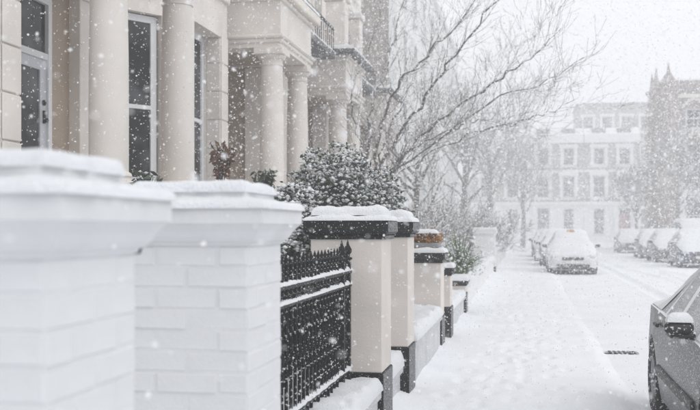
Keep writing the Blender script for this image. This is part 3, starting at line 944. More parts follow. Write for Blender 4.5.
def render_pier(label, x0, x1, y0, y1, top, plinth, m='pink_cream', cap_m='black_paint', cap_h=0.12, ov=0.05, snow_t=0.11, group=None, tiers=True):
    p = thing('gate_pier', label, 'pier', ((x0 + x1) / 2, (y0 + y1) / 2, 0), group)
    c0 = top - cap_h
    ashape('shaft', m, p, (x0, x1, y0, y1, plinth, c0), ch=0.006)
    ashape('plinth', 'black_paint' if plinth > 0.1 else m, p, (x0 - 0.012, x1 + 0.012, y0 - 0.012, y1 + 0.012, -0.05, plinth - 0.001), ch=0.008)
    cp = ashape('cap', cap_m, p, (x0 - ov, x1 + ov, y0 - ov, y1 + ov, c0 + 0.001, top), ch=0.02)
    ashape('cap_moulding', cap_m, cp, (x0 - ov * 0.45, x1 + ov * 0.45, y0 - ov * 0.45, y1 + ov * 0.45, c0 - 0.035, c0), ch=0.008)
    if tiers:
        ashape('cap_tier', cap_m, cp, (x0 + 0.03, x1 - 0.03, y0 + 0.03, y1 - 0.03, top + 0.001, top + 0.05), ch=0.01)
        snow_pad(x0 - ov, x1 + ov, y0 - ov, y1 + ov, top - 0.01, 0.04, 0.04, 0.02, seed=y0, amp=0.35).build('snow_ledge', 'snow', p, smooth=True)
        snow_pad(x0 + 0.0, x1 - 0.0, y0 + 0.0, y1 - 0.0, top + 0.03, snow_t - 0.045, 0.045, 0.02, seed=y0 + 1, amp=0.4).build('snow_cover', 'snow', p, smooth=True)
    else:
        snow_pad(x0 - ov, x1 + ov, y0 - ov, y1 + ov, top, snow_t, 0.06, 0.03, seed=y0, amp=0.3).build('snow_cover', 'snow', p, smooth=True)
    return p
G = 'cream gate piers with black plinths'
XS = -1.07
render_pier('cream rendered pier with black cap and plinth at the end of the railings', XS - 0.55, XS, 7.22, 7.71, 1.62, 0.46, group=G)
render_pier('cream pier with black cap just behind the one ending the railings', XS - 0.55, XS, 8.84, 9.32, 1.62, 0.46, group=G)
render_pier('shorter cream pier carrying the brown heather planter', XS - 0.50, XS, 12.3, 12.77, 1.24, 0.42, cap_h=0.10, snow_t=0.06, group=G, tiers=False)
render_pier('low cream pier hidden but for its black plinth beyond the planter', XS - 0.45, XS + 0.02, 13.55, 13.95, 1.0, 0.45, cap_h=0.08, snow_t=0.06, group=G, tiers=False)
render_pier('low pier with black plinth below the spiky green plant', XS - 0.42, XS, 17.3, 17.72, 0.62, 0.40, cap_h=0.06, snow_t=0.09, group=G, tiers=False)
Wg = 'plain white gate piers further along'
render_pier('plain white pier standing alone by the hazy hedge', XS - 0.72, XS, 33.6, 34.3, 1.46, 0.22, m='white_render', cap_m='white_render', snow_t=0.10, group=Wg, tiers=False)
render_pier('small faint white pier farthest along the left pavement', XS - 0.7, XS, 50, 50.7, 1.9, 0.05, m='white_render', cap_m='white_render', group=Wg, tiers=False)

def low_wall(label, x0, x1, y0, y1, top, m, snow=0.11):
    w = thing('low_wall', label, 'wall', ((x0 + x1) / 2, (y0 + y1) / 2, 0), 'low garden walls between the piers')
    ashape('wall_body', m, w, (x0, x1, y0, y1, -0.05, top - 0.07), ch=0.006)
    ashape('coping', m, w, (x0 - 0.03, x1 + 0.03, y0 + 0.002, y1 - 0.002, top - 0.069, top), ch=0.01)
    snow_pad(x0 - 0.04, x1 + 0.04, y0, y1, top, snow, 0.07, 0.035, seed=y0, amp=0.35).build('snow_cover', 'snow', w, smooth=True)
    return w
M['grey_render'] = mat('grey_wet_render', (0.52, 0.525, 0.54), 0.7, 0.12, 5, 0.3, 50, dust=(0.30, 75))
low_wall('low wall under the black railings heaped with snow', -1.5, -1.10, 3.76, 7.20, 0.34, 'grey_render', 0.10)
low_wall('low snow covered step between the two black capped piers', -1.5, -1.14, 7.73, 8.82, 0.30, 'grey_render', 0.14)
low_wall('low grey wall with sloping snow between tall pier and heather pier', -1.45, -1.08, 9.34, 12.28, 0.46, 'grey_render', 0.12)
low_wall('short low wall past the heather pier', -1.45, -1.10, 14.0, 17.28, 0.36, 'grey_render', 0.10)
low_wall('long low wall fading away beyond the spiky plant', -1.45, -1.12, 17.75, 33.5, 0.5, 'white_render', 0.12)
low_wall('far low wall past the lone white pier', -1.45, -1.12, 34.4, 49.9, 0.7, 'white_render', 0.12)

# ---- iron railings
RX = -1.31
rail = thing('iron_railing', 'black iron railings with spear tops dusted with snow', 'railing', (RX, 5.5, 0))
RZ0 = 0.40
for z, hh in ((1.225, 0.026), (1.125, 0.022), (0.50, 0.022)):
    r = ashape('rail', 'iron', rail, (RX - 0.018, RX + 0.018, 3.77, 7.18, z - hh / 2, z + hh / 2), ch=0.003)
    snow_pad(RX - 0.022, RX + 0.022, 3.78, 7.17, z + hh / 2, 0.021, 0.02, 0.012, seed=z, amp=0.6).build('snow_cover', 'snow', r, smooth=True)
bar = MB()
bar.tube([(0, 0, RZ0 - 0.02), (0, 0, 1.30)], 0.0115, 6)
bar.lathe([(0.012, 1.30), (0.019, 1.305), (0.012, 1.315), (0.013, 1.325), (0.022, 1.345), (0.012, 1.375), (0.001, 1.41)], n=6)
bar_me = bar.mesh('bar', 'iron')
dog = MB(); dog.tube([(0, 0, 1.135), (0, 0, 1.215)], 0.007, 5); dog_me = dog.mesh('short_bar', 'iron')
post = MB()
post.box(-0.022, 0.022, -0.022, 0.022, RZ0 - 0.02, 1.31, ch=0.004)
post_me = post.mesh('post', 'iron')
fin = MB(); fin.lathe([(0.016, 1.31), (0.034, 1.318), (0.034, 1.330), (0.016, 1.338), (0.016, 1.352), (0.030, 1.372), (0.030, 1.392), (0.012, 1.425), (0.001, 1.465)], n=10); fin_me = fin.mesh('finial', 'iron', True)
y = 3.86
bar_pts = []
while y < 6.80:
    put('bar', bar_me, rail, (RX, y, 0)); bar_pts.append(y)
    for q in (0.035, 0.07):
        put('short_bar', dog_me, rail, (RX, y + q, 0))
    y += 0.105
for y in (6.86, 7.10):
    p = put('post', post_me, rail, (RX, y, 0)); put('finial', fin_me, p, (RX, y, 0)); bar_pts.append(y)
b = MB()
for k in range(8):   # ring collars between the posts
    b.lathe([(0.018, 0), (0.026, 0.012), (0.018, 0.024)], RX, 6.98, 0.55 + k * 0.075, n=8)
b.tube([(RX, 6.98, 0.42), (RX, 6.98, 1.36)], 0.012, 6)
b.build('ornate_bar', 'iron', rail)
pts = []
sz = []
for k in range(600):
    yy = rng.choice(bar_pts)
    a = rng.uniform(0, 6.28)
    pts.append((RX + 0.013 * math.cos(a), yy + 0.013 * math.sin(a), rng.uniform(0.45, 1.40))); sz.append(rng.uniform(0.003, 0.009))
v, f = blobs(pts, sz, 0.9)
o = bulk('snow_flecks', v, f, 'snow', rail); o['kind'] = 'stuff'
o.location = -Vector(rail.location)

# ================================================================= PLANTS
def lobes_shrub(root, lobes, n_leaf, leaf, n_snow, m_leaf='leaf', snow_sz=(0.014, 0.04), core=True, seed=1, spread=(0.78, 1.06), up=0.0):
    rg = np.random.default_rng(seed)
    P = []; N = []
    tot = sum(l[3] * l[4] * l[5] for l in lobes)
    for (cx, cy, cz, rx, ry, rz) in lobes:
        n = int(n_leaf * rx * ry * rz / tot)
        d = rg.normal(size=(n, 3)); d /= np.linalg.norm(d, axis=1)[:, None]
        bump = 1 + 0.13 * np.sin(d[:, 0] * 9 + cx) * np.sin(d[:, 1] * 8 + cy * 3) + 0.10 * np.sin(d[:, 2] * 13 + d[:, 0] * 7)
        r = rg.uniform(spread[0], spread[1], n) * bump
        P.append(np.array((cx, cy, cz)) + d * np.array((rx, ry, rz)) * r[:, None]); N.append(d)
    P = np.concatenate(P); N = np.concatenate(N)
    keep = P[:, 2] > 0.1
    P, N = P[keep], N[keep]
    n = len(P)
    # leaves: pointed quads in loose orientation
    t = rg.normal(size=(n, 3)) + N * 0.8; t /= np.linalg.norm(t, axis=1)[:, None]
    s = np.cross(t, rg.normal(size=(n, 3))); s /= np.linalg.norm(s, axis=1)[:, None]
    L = leaf * rg.uniform(0.6, 1.3, n)[:, None]
    V = np.stack([P, P + t * L * 0.5 + s * L * 0.24, P + t * L, P + t * L * 0.5 - s * L * 0.24], 1).reshape(-1, 3)
    F = np.arange(n * 4).reshape(-1, 4)
    o = bulk('foliage', V, F, m_leaf, root); o.location = -Vector(root.location); o['kind'] = 'stuff'
    # snow lumps caught on the leaves, mostly where they face up and out
    w = np.clip(N[:, 2] * 0.75 + 0.42 + up, 0.02, 1)
    idx = rg.choice(n, size=min(n_snow, n), replace=False, p=w / w.sum())
    Q = P[idx] + N[idx] * 0.012 + np.array((0, 0, 0.012))
    v, f = blobs(Q, rg.uniform(*snow_sz, len(Q)), 0.6, 0.4, rg)
    o = bulk('snow_clumps', v, f, 'snow', root, smooth=True); o.location = -Vector(root.location); o['kind'] = 'stuff'
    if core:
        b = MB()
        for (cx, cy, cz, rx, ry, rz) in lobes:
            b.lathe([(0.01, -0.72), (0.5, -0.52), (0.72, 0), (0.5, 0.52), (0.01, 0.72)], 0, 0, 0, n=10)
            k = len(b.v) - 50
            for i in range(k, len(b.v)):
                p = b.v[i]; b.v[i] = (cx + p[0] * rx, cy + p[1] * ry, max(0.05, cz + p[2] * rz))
        b.build('dark_core', 'leaf_core', root)  # added solid dark core in every lobe, blocks the view through the leaves

sh = thing('evergreen_shrub', 'large rounded evergreen shrub loaded with snow above the cream piers', 'shrub', (-2.0, 10.4, 0))
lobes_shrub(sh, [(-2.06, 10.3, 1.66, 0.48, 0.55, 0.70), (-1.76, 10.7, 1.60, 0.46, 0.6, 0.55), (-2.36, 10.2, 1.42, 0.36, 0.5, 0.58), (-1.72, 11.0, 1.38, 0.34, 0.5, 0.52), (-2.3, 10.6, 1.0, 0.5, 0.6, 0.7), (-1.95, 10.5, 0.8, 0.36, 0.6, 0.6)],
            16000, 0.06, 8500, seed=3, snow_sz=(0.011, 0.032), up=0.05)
b = MB(); b.tube([(-2.0, 10.4, 0.05), (-2.02, 10.4, 0.6), (-2.0, 10.45, 1.2)], [0.06, 0.05, 0.04], 8); b.build('stem', 'bark', sh)
sh = thing('evergreen_shrub', 'low snow covered bush spilling over behind the railing end', 'shrub', (-1.95, 7.9, 0))
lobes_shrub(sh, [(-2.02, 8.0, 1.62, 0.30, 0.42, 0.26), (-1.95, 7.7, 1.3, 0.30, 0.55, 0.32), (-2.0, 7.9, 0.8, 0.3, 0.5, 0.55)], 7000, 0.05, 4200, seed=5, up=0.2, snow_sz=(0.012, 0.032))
b = MB(); b.tube([(-1.95, 7.9, 0.05), (-1.97, 7.9, 0.7)], [0.04, 0.03], 8); b.build('stem', 'bark', sh)
sh = thing('hedge', 'dark green hedge growing behind the black railings', 'hedge', (-1.85, 5.6, 0))
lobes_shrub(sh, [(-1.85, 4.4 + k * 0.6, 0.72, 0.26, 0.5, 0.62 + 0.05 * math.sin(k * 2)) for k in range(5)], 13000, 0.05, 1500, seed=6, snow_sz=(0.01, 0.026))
b = MB()
for k in range(5): b.tube([(-1.85, 4.4 + k * 0.6, 0.05), (-1.85, 4.4 + k * 0.6, 0.6)], 0.025, 6)
b.build('stem', 'bark', sh)

# heather planter on the third cream pier
pl = thing('heather_planter', 'grey planter of rust brown heather capped with snow on a pier', 'planter', (XS - 0.25, 12.53, 1.29))
b = MB(); b.box(XS - 0.47, XS - 0.03, 12.33, 12.74, 1.295, 1.36, ch=0.015); b.build('trough', 'terracotta', pl)
lobes_shrub(pl, [(XS - 0.36, 12.52, 1.42, 0.15, 0.20, 0.085), (XS - 0.17, 12.54, 1.42, 0.16, 0.21, 0.095)], 5000, 0.028, 260, m_leaf='heather', seed=8, core=False, snow_sz=(0.008, 0.018), spread=(0.3, 1.05))
snow_pad(XS - 0.46, XS - 0.05, 12.36, 12.72, 1.485, 0.05, 0.05, 0.03, seed=2, amp=0.6).build('snow_cover', 'snow', pl, smooth=True)

def strap_plant(label, x, y, z, n, ln, seed, group=None):
    r = random.Random(seed)
    root = thing('spiky_plant', label, 'plant', (x, y, z), group)
    b = MB()
    for k in range(n):
        a = r.uniform(0, 6.28); l = ln * r.uniform(0.6, 1.1); lean = r.uniform(0.15, 1.0)
        w = r.uniform(0.014, 0.026)
        dx, dy = math.cos(a), math.sin(a)
        prev = None
        for i in range(7):
            t = i / 6
            hx = l * lean * t * (0.5 + 0.5 * t); hz = l * (1.05 * t - lean * 0.75 * t * t)
            c = Vector((x + dx * hx, y + dy * hx, z + hz)); ww = w * (1 - t ** 3) + 0.001
            p = (c + Vector((-dy, dx, 0)) * ww, c - Vector((-dy, dx, 0)) * ww)
            if prev: b.add([prev[0], prev[1], p[1], p[0]], [(0, 1, 2, 3)])
            prev = p
    o = b.build('leaves', 'leaf_mid', root); o['kind'] = 'stuff'
    pts = []; sz = []
    for k in range(n * 3):
        a = r.uniform(0, 6.28); l = ln * r.uniform(0.2, 0.75)
        pts.append((x + math.cos(a) * l * 0.6, y + math.sin(a) * l * 0.6, z + ln * r.uniform(0.15, 0.62))); sz.append(r.uniform(0.012, 0.034))
    v, f = blobs(pts, sz, 0.6)
    o = bulk('snow_clumps', v, f, 'snow', root, smooth=True); o.location = -Vector(root.location); o['kind'] = 'stuff'
strap_plant('spiky green strap leaved plant bent down by snow', -1.24, 18.3, 0.50, 130, 1.15, 2)
strap_plant('snowed spiky plant hidden behind the green one', -1.6, 19.2, 0.35, 70, 1.0, 4)

def sprig(label, x, y, z, hgt, m_leaf, seed, n=160, w=0.16, name='potted_plant'):
    r = random.Random(seed)
    root = thing(name, label, 'plant', (x, y, z))
    b = MB()
    tips = []
    for k in range(14):
        a = r.uniform(0, 6.28); q = r.uniform(0.3, 1) * w
        p = [(x, y, z), (x + q * 0.4 * math.cos(a), y + q * 0.4 * math.sin(a), z + hgt * 0.5), (x + q * math.cos(a), y + q * math.sin(a), z + hgt * r.uniform(0.7, 1.05))]
        b.tube(p, [0.008, 0.006, 0.003], 5); tips += [tuple(Vector(p[1]).lerp(Vector(p[2]), r.uniform(-0.3, 1))) for _ in range(n // 14)]
    b.build('stems', 'bark', root)
    b = MB()
    for p in tips:
        c = Vector(p) + Vector((r.uniform(-.05, .05), r.uniform(-.05, .05), r.uniform(-.04, .05)))
        t = Vector((r.gauss(0, 1), r.gauss(0, 1), r.gauss(0, 1))).normalized() * 0.055; s = t.cross(Vector((r.gauss(0, 1), r.gauss(0, 1), 1))).normalized() * 0.02
        b.add([c - t, c + s, c + t, c - s], [(0, 1, 2, 3)])
    o = b.build('leaves', m_leaf, root); o['kind'] = 'stuff'
    v, f = blobs([Vector(p) + Vector((0, 0, 0.02)) for p in r.sample(tips, len(tips) // 4)], [r.uniform(0.01, 0.025) for _ in range(len(tips) // 4)], 0.6)
    o = bulk('snow_clumps', v, f, 'snow', root); o.location = -Vector(root.location); o['kind'] = 'stuff'
    b = MB(); b.lathe([(0.10, -0.25), (0.14, -0.02), (0.15, 0.0), (0.12, 0.0)], x, y, z, n=14); b.build('pot', 'terracotta', root)
    b = MB(); b.box(x - 0.16, x + 0.16, y - 0.16, y + 0.16, 0.1, z - 0.25, ch=0.01); b.build('stand', 'stone', root)
sprig('potted plant with dry reddish brown leaves below the bay window', -3.5, 10.85, 1.85, 0.72, 'leaf_red', 3, n=260)
sprig('small dark green potted plant between red plant and shrub', -3.2, 11.7, 1.9, 0.34, 'leaf', 5)
sprig('dark green sprig peeping over the gap between the white piers', -3.2, 7.85, 1.72, 0.30, 'leaf', 9, n=120)
# dark topiary on the third porch
tp = thing('balcony_topiary', 'small dark clipped evergreen standing on the porch balcony', 'shrub', (-4.75, 24.3, 5.75))
lobes_shrub(tp, [(-4.75, 24.3, 6.45, 0.24, 0.24, 0.55)], 1500, 0.07, 350, seed=12)
b = MB(); b.lathe([(0.14, 0), (0.2, 0.3)], -4.75, 24.3, 5.72, n=12); b.build('pot', 'terracotta', tp)

# ---------------------------------------------------------------- bare trees
def spline(pts, n):
    P = [Vector(p) for p in pts]
    P = [P[0] * 2 - P[1]] + P + [P[-1] * 2 - P[-2]]
    out = []
    m = len(P) - 3
    for i in range(n + 1):
        t = i / n * m; k = min(int(t), m - 1); t -= k
        a, b, c, d = P[k:k + 4]
        out.append(0.5 * ((2 * b) + (c - a) * t + (2 * a - 5 * b + 4 * c - d) * t * t + (3 * b - a - 3 * c + d) * t ** 3))
    return out

def twigs(b, p, d, l, r0, depth, r, up=0.25, wig=0.22, kids=(3, 5), minr=0.0035):
    n = 5 if depth > 1 else 4
    pts = [Vector(p)]; d = Vector(d).normalized()
    dirs = [d.copy()]
    for i in range(n):
        d = (d + Vector((r.gauss(0, wig), r.gauss(0, wig), r.gauss(0, wig) + up * 0.25))).normalized()
        pts.append(pts[-1] + d * (l / n)); dirs.append(d.copy())
    rad = [max(minr, r0 * (1 - 0.8 * i / n)) for i in range(n + 1)]
    b.tube(pts, rad, 5 if r0 > 0.02 else (4 if r0 > 0.008 else 3), cap=False)
    if depth <= 0: return
    for k in range(r.randint(*kids)):
        t = r.uniform(0.25, 1.0); i = min(n - 1, int(t * n))
        q = pts[i].lerp(pts[i + 1], t * n - i)
        side = dirs[i].cross(Vector((r.gauss(0, 1), r.gauss(0, 1), r.gauss(0, 1)))).normalized()
        nd = (dirs[i] * r.uniform(0.5, 1.0) + side * r.uniform(0.45, 0.9)).normalized()
        twigs(b, q, nd, l * r.uniform(0.45, 0.72), max(minr, rad[i] * 0.62), depth - 1, r, up, wig, kids, minr)

def px(x, y, Y):
    """bearing and height angle read off the photograph, turned into a world point at distance Y along the street"""
    u = (x - 350) / 972; t = (u - math.tan(R(10.32))) / (1 + u * math.tan(R(10.32)))
    X = t * Y
    dep = Y * math.cos(R(10.32)) - X * math.sin(R(10.32))
    return (X, Y, EYE + (228 - y) * dep / 972)

tr = thing('bare_tree', 'big leafless tree reaching its snowy branches over the pavement', 'tree', (-3.35, 20.5, 0))
r = random.Random(21)
base = Vector((-3.35, 20.5, 0.0)); fork = Vector((-3.25, 20.3, 2.2))
limbs = [
    [fork, px(384, 160, 20), px(415, 112, 19.4), px(442, 72, 18.8), px(470, 35, 18.3), px(505, -8, 18), px(530, -60, 17.8)],
    [fork, px(376, 150, 20), px(392, 95, 20), px(425, 58, 19.6), px(455, 24, 19), px(490, -20, 18.6)],
    [fork, px(395, 165, 20.4), px(440, 118, 20), px(500, 79, 19.2), px(532, 58, 18.6), px(558, 28, 18)],
    [fork, px(400, 168, 20), px(450, 132, 19.4), px(500, 97, 19), px(545, 82, 18.5), px(585, 58, 18)],
    [fork, px(400, 172, 21), px(460, 138, 21), px(520, 120, 20.6), px(550, 112, 20.2), px(580, 96, 20)],
    [fork, px(368, 150, 20.6), px(372, 100, 21), px(390, 55, 21.6), px(400, 10, 22), px(420, -50, 22)],
    [fork, px(362, 150, 20.2), px(352, 90, 20.5), px(372, 40, 21), px(385, -20, 21.4)],
    [fork, px(390, 170, 20), px(415, 148, 19.5), px(450, 128, 19), px(490, 122, 18.4), px(520, 126, 18)],
    [fork, px(385, 140, 20.8), px(410, 90, 21.4), px(432, 40, 22), px(450, -20, 22.4)],
]
tk = MB()
tk.tube(spline([base, base + Vector((0.02, 0, 1.1)), fork], 8), [0.2, 0.18, 0.165, 0.155, 0.15, 0.145, 0.14, 0.14, 0.14], 10)
tk.build('trunk', 'bark', tr, smooth=True)
cb = MB()
for k, lm in enumerate(limbs):
    sp = spline(lm, 28)
    sp = [p + Vector((r.gauss(0, 0.03), r.gauss(0, 0.05), r.gauss(0, 0.03))) for p in sp]
    sp[0] = fork
    r0 = 0.042 if k in (0, 1, 2, 5) else 0.030
    rad = [max(0.005, r0 * (1 - 0.88 * i / 28)) for i in range(29)]
    lb = MB(); lb.tube(sp, rad, 7); lb.build('limb', 'bark', tr, smooth=True)
    for i in range(5, 28):
        for q in range(r.randint(1, 2)):
            d = (sp[i + 1] - sp[i - 1]).normalized()
            side = d.cross(Vector((r.gauss(0, 1), r.gauss(0, 1), r.gauss(0, 1)))).normalized()
            twigs(cb, sp[i], d * 0.8 + side * r.uniform(0.4, 0.9) + Vector((0, 0, 0.15)), r.uniform(0.4, 1.2), max(0.004, rad[i] * 0.38), 2, r, 0.5, 0.16, (1, 3), 0.0028)
o = cb.build('crown', 'twig', tr); o['kind'] = 'stuff'

def street_tree(label, x, y, hgt, tr_r, seed, spread=1.0, dense=2, group='hazy bare street trees', clear=0.3, minr=0.012):
    r = random.Random(seed)
    root = thing('bare_tree', label, 'tree', (x, y, 0), group)
    top = Vector((x + r.uniform(-.2, .2), y, hgt * 0.62))
    ax = spline([(x, y, -0.1), (x + r.uniform(-.1, .1), y, hgt * 0.3), top], 8)
    b = MB(); b.tube(ax, [tr_r * (1.15 - 0.8 * i / 8) for i in range(9)], 9); b.build('trunk', 'bark', root, smooth=True)
    c = MB()
    for k in range(11):
        t = clear / 0.62 + (1 - clear / 0.62) * (k + 0.5) / 11
        i = min(7, int(t * 8)); p = ax[i].lerp(ax[i + 1], t * 8 - i)
        a = k * 2.4 + r.uniform(-.4, .4)
        d = Vector((math.cos(a) * spread, math.sin(a) * spread, 0.7 + 0.6 * t))
        twigs(c, p, d, hgt * r.uniform(0.30, 0.46), tr_r * 0.42, 3, r, 0.35, 0.17, (dense + 1, dense + 3), minr)
    o = c.build('crown', 'twig', root); o['kind'] = 'stuff'
street_tree('slim bare street tree on the left pavement before the end terrace', -0.35, 78, 8.5, 0.2, 1)
street_tree('bare tree with dense twigs rising over the hazy left gardens', -3.4, 52, 9.2, 0.22, 2, 1.1, 1, minr=0.012)
street_tree('rounded bare tree nearest the left of the end terrace', -2.6, 70, 12.2, 0.28, 3, 1.0, 2, minr=0.018)
street_tree('bare garden tree behind the heather planter', -3.4, 31, 5.6, 0.13, 4, 1.1, 1, minr=0.007)
street_tree('bare tree standing in front of the brick building with pinnacles', 9.0, 62, 7.5, 0.18, 5, 1.2, 2, minr=0.014)
street_tree('bare tree at the right picture edge behind parked cars', 9.2, 49.5, 6.2, 0.2, 6, 1.0, 2, minr=0.012)
street_tree('bare tree by the far end of the right hand parked cars', 8.6, 80, 6.5, 0.16, 7, 1.0, 2, minr=0.016)

def twiggy_bush(label, x, y, hgt, w, seed, n=26, minr=0.007):
    r = random.Random(seed)
    root = thing('bare_bush', label, 'bush', (x, y, 0.1), 'snowy twiggy bushes in the left gardens')
    c = MB()
    for k in range(n):
        a = r.uniform(0, 6.28)
        twigs(c, (x + r.uniform(-.3, .3) * w, y + r.uniform(-.3, .3) * w, 0.1), (math.cos(a) * 0.6, math.sin(a) * 0.6, 1.0), hgt * r.uniform(0.5, 0.8), 0.022, 2, r, 0.3, 0.2, (3, 5), minr)
    o = c.build('twigs', 'twig', root); o['kind'] = 'stuff'
    pts = []
    for k in range(260):
        i = r.randrange(len(c.v)); p = c.v[i]
        if p[2] > 0.4: pts.append((p[0], p[1], p[2] + 0.01))
    v, f = blobs(pts, [r.uniform(0.012, 0.03) * (1 + y / 60) for _ in pts], 0.6)
    o = bulk('snow_clumps', v, f, 'snow', root, smooth=True); o.location = -Vector(root.location); o['kind'] = 'stuff'
twiggy_bush('twiggy bush just behind the spiky green plant', -2.9, 21.2, 1.9, 0.9, 31)
twiggy_bush('wide twiggy bush left of the lone white pier', -3.3, 26.5, 2.3, 1.2, 32, 34, 0.009)
twiggy_bush('twiggy bush directly beside the lone white pier', -3.0, 31.0, 2.2, 1.1, 33, 30, 0.010)
twiggy_bush('faint twiggy bush past the lone white pier', -2.2, 38, 2.4, 1.2, 34, 30, 0.012)
twiggy_bush('faintest twiggy bush towards the street end', -1.9, 45, 2.6, 1.6, 35, 30, 0.014)

# ================================================================= CARS
def lerp_tab(t, x):
    return float(np.interp(x, [a[0] for a in t], [a[1] for a in t]))

def wheel_meshes():
    t = MB(); t.lathe([(0.20, -0.09), (0.27, -0.10), (0.305, -0.085), (0.315, -0.05), (0.315, 0.05), (0.305, 0.085), (0.27, 0.10), (0.20, 0.09)], n=28, axis='x', cap=False)
    rm = MB(); rm.lathe([(0.205, 0.085), (0.195, 0.06), (0.07, 0.045), (0.05, 0.065), (0.0, 0.07)], n=28, axis='x', cap=False)
    rm.lathe([(0.205, -0.085), (0.195, -0.06), (0.07, -0.045), (0.05, -0.065), (0.0, -0.07)], n=28, axis='x', cap=False)
    for k in range(5):
        a = 2 * math.pi * k / 5
        for s in (-1, 1):
            rm.tube([(s * 0.075, 0.05 * math.cos(a), 0.05 * math.sin(a)), (s * 0.08, 0.195 * math.cos(a), 0.195 * math.sin(a))], 0.022, 5)
    return t.mesh('wheel', 'tyre', True), rm.mesh('rim', 'rim', True)
WHEEL = wheel_meshes()

def make_car(label, x, y, facing, paint, L=4.1, Wd=1.74, H=1.45, snow=0.07, group=None, detail=1, frosted=True, taxi=False, van=False, name='parked_car', saloon=False):
    """x,y = centre on the road; facing +1: nose away from us (+Y), -1: nose towards us"""
    root = thing(name, label, 'van' if van else 'car', (x, y, ROAD_Z), group)
    hs = H / 1.45
    if van:
        top = [(0, .55), (.03, .80), (.07, .95), (.16, 1.12), (.30, 1.85), (.36, 1.97), (.6, 2.02), (.93, 2.0), (.975, 1.9), (1, .6)]
        belt = [(0, .55), (.05, .8), (.16, 1.08), (.3, 1.12), (.9, 1.15), (.985, 1.1), (1, .6)]
        glass = [(.27, .42), (.45, .62), (.66, .90)]; ws = (.16, .31); rw = (.93, .982)
    elif saloon:
        top = [(0, .50), (.012, .60), (.035, .68), (.08, .74), (.18, .83), (.27, .91), (.34, 1.12), (.42, 1.34), (.48, 1.385), (.56, 1.40), (.64, 1.37), (.69, 1.29), (.76, 1.07), (.80, .98), (.86, .955), (.94, .94), (.975, .90), (.99, .78), (1, .56)]
        belt = [(0, .48), (.02, .60), (.06, .69), (.2, .81), (.3, .86), (.5, .89), (.8, .93), (.93, .92), (.98, .84), (1, .54)]
        glass = [(.345, .515), (.54, .655), (.67, .73)]; ws = (.275, .42); rw = (.665, .79)
    else:
        top = [(0, .50), (.012, .60), (.035, .69), (.08, .76), (.18, .86), (.275, .955), (.35, 1.18), (.43, 1.375), (.5, 1.43), (.62, 1.45), (.74, 1.42), (.82, 1.36), (.90, 1.15), (.96, .97), (.985, .88), (1, .58)]
        belt = [(0, .48), (.02, .60), (.06, .70), (.2, .83), (.3, .89), (.5, .91), (.8, .95), (.93, .96), (.98, .86), (1, .56)]
        glass = [(.355, .555), (.585, .745), (.765, .845)]; ws = (.28, .435); rw = (.835, .955)
    hw = [(0, .58), (.012, .68), (.04, .78), (.10, .845), (.2, .868), (.5, .875), (.8, .868), (.92, .84), (.97, .78), (.99, .70), (1, .60)]
    ax1, ax2 = (.20 if not van else .17), (.825 if not van else .80)
    st = set(np.linspace(0, 1, 41).tolist()) | {q for g_ in glass for q in g_} | set(ws) | set(rw) | {.006, .012, .02, .99, .996}
    ra = 0.37 / L
    for a in (ax1, ax2):
        st |= {a + ra * math.cos(t_) for t_ in np.linspace(0, math.pi, 13)}
    st = sorted(q for q in st if 0 <= q <= 1)
    sg = facing
    def P(u, w, z): # u=0 nose
        return (x + w, y + sg * (0.5 - u) * L, z + ROAD_Z)
    secs = []
    for u in st:
        hb = lerp_tab(hw, u) * Wd / 1.75; tz = lerp_tab(top, u) * hs; bz = min(lerp_tab(belt, u) * hs, tz - 0.012)
        sill = 0.20 + 0.06 * max(0, (0.06 - u) / 0.06) + 0.08 * max(0, (u - 0.95) / 0.05)
        arch = 0
        for a in (ax1, ax2):
            d = abs(u - a) * L
            if d < 0.37: arch = max(arch, 0.31 + math.sqrt(max(0, 0.37 ** 2 - d * d)))
        gh = max(0, min(1, (tz - bz) / 0.42))
        wr = hb * (0.90 - (0.22 if not van else 0.10) * gh)
        z0 = max(sill, arch)
        z1 = max(0.42, arch + 0.012); z2 = max(0.60 * min(1, bz / 0.7), arch + 0.024)
        z2 = min(z2, bz - 0.01)
        edge = tz - (0.02 + 0.07 * gh)
        secs.append([(hb * 0.955, z0), (hb * 0.995, min(z1, bz - 0.02)), (hb, z2), (hb * 0.975, bz), (hb * 0.955, bz + 0.012 * gh + 0.002), (wr, max(edge, bz + 0.006)), (wr * 0.86, tz - 0.012 - 0.01 * gh), (wr * 0.5, tz), (0, tz + 0.008)])
    nS = len(st); nP = len(secs[0])
    body, side, wsm, rwm = MB(), {(s_, g_): MB() for s_ in (-1, 1) for g_ in glass}, MB(), MB()
    def mid_in(u0, u1, rng_): return rng_[0] - 1e-6 <= u0 and u1 <= rng_[1] + 1e-6
    for s in (-1, 1):
        for i in range(nS - 1):
            u0, u1 = st[i], st[i + 1]
            for k in range(nP - 1):
                a, b_, c, d = secs[i][k], secs[i + 1][k], secs[i + 1][k + 1], secs[i][k + 1]
                tgt = body
                gi = [g_ for g_ in glass if mid_in(u0, u1, g_)]
                if k == 4 and gi: tgt = side[s, gi[0]]
                if k >= 6 and mid_in(u0, u1, ws): tgt = wsm
                if k >= 6 and mid_in(u0, u1, rw): tgt = rwm
                q = [P(u0, s * a[0], a[1]), P(u1, s * b_[0], b_[1]), P(u1, s * c[0], c[1]), P(u0, s * d[0], d[1])]
                if s * sg < 0: q = q[::-1]
                tgt.add(q, [(0, 1, 2, 3)])
        # inner wheel wells
    for u, flip in ((0, 1), (1, 0)):
        i = 0 if u == 0 else nS - 1
        ring = [P(u, p[0], p[1]) for p in secs[i]] + [P(u, -p[0], p[1]) for p in secs[i][-2::-1]]
        body.add(ring, [tuple(range(len(ring)))])
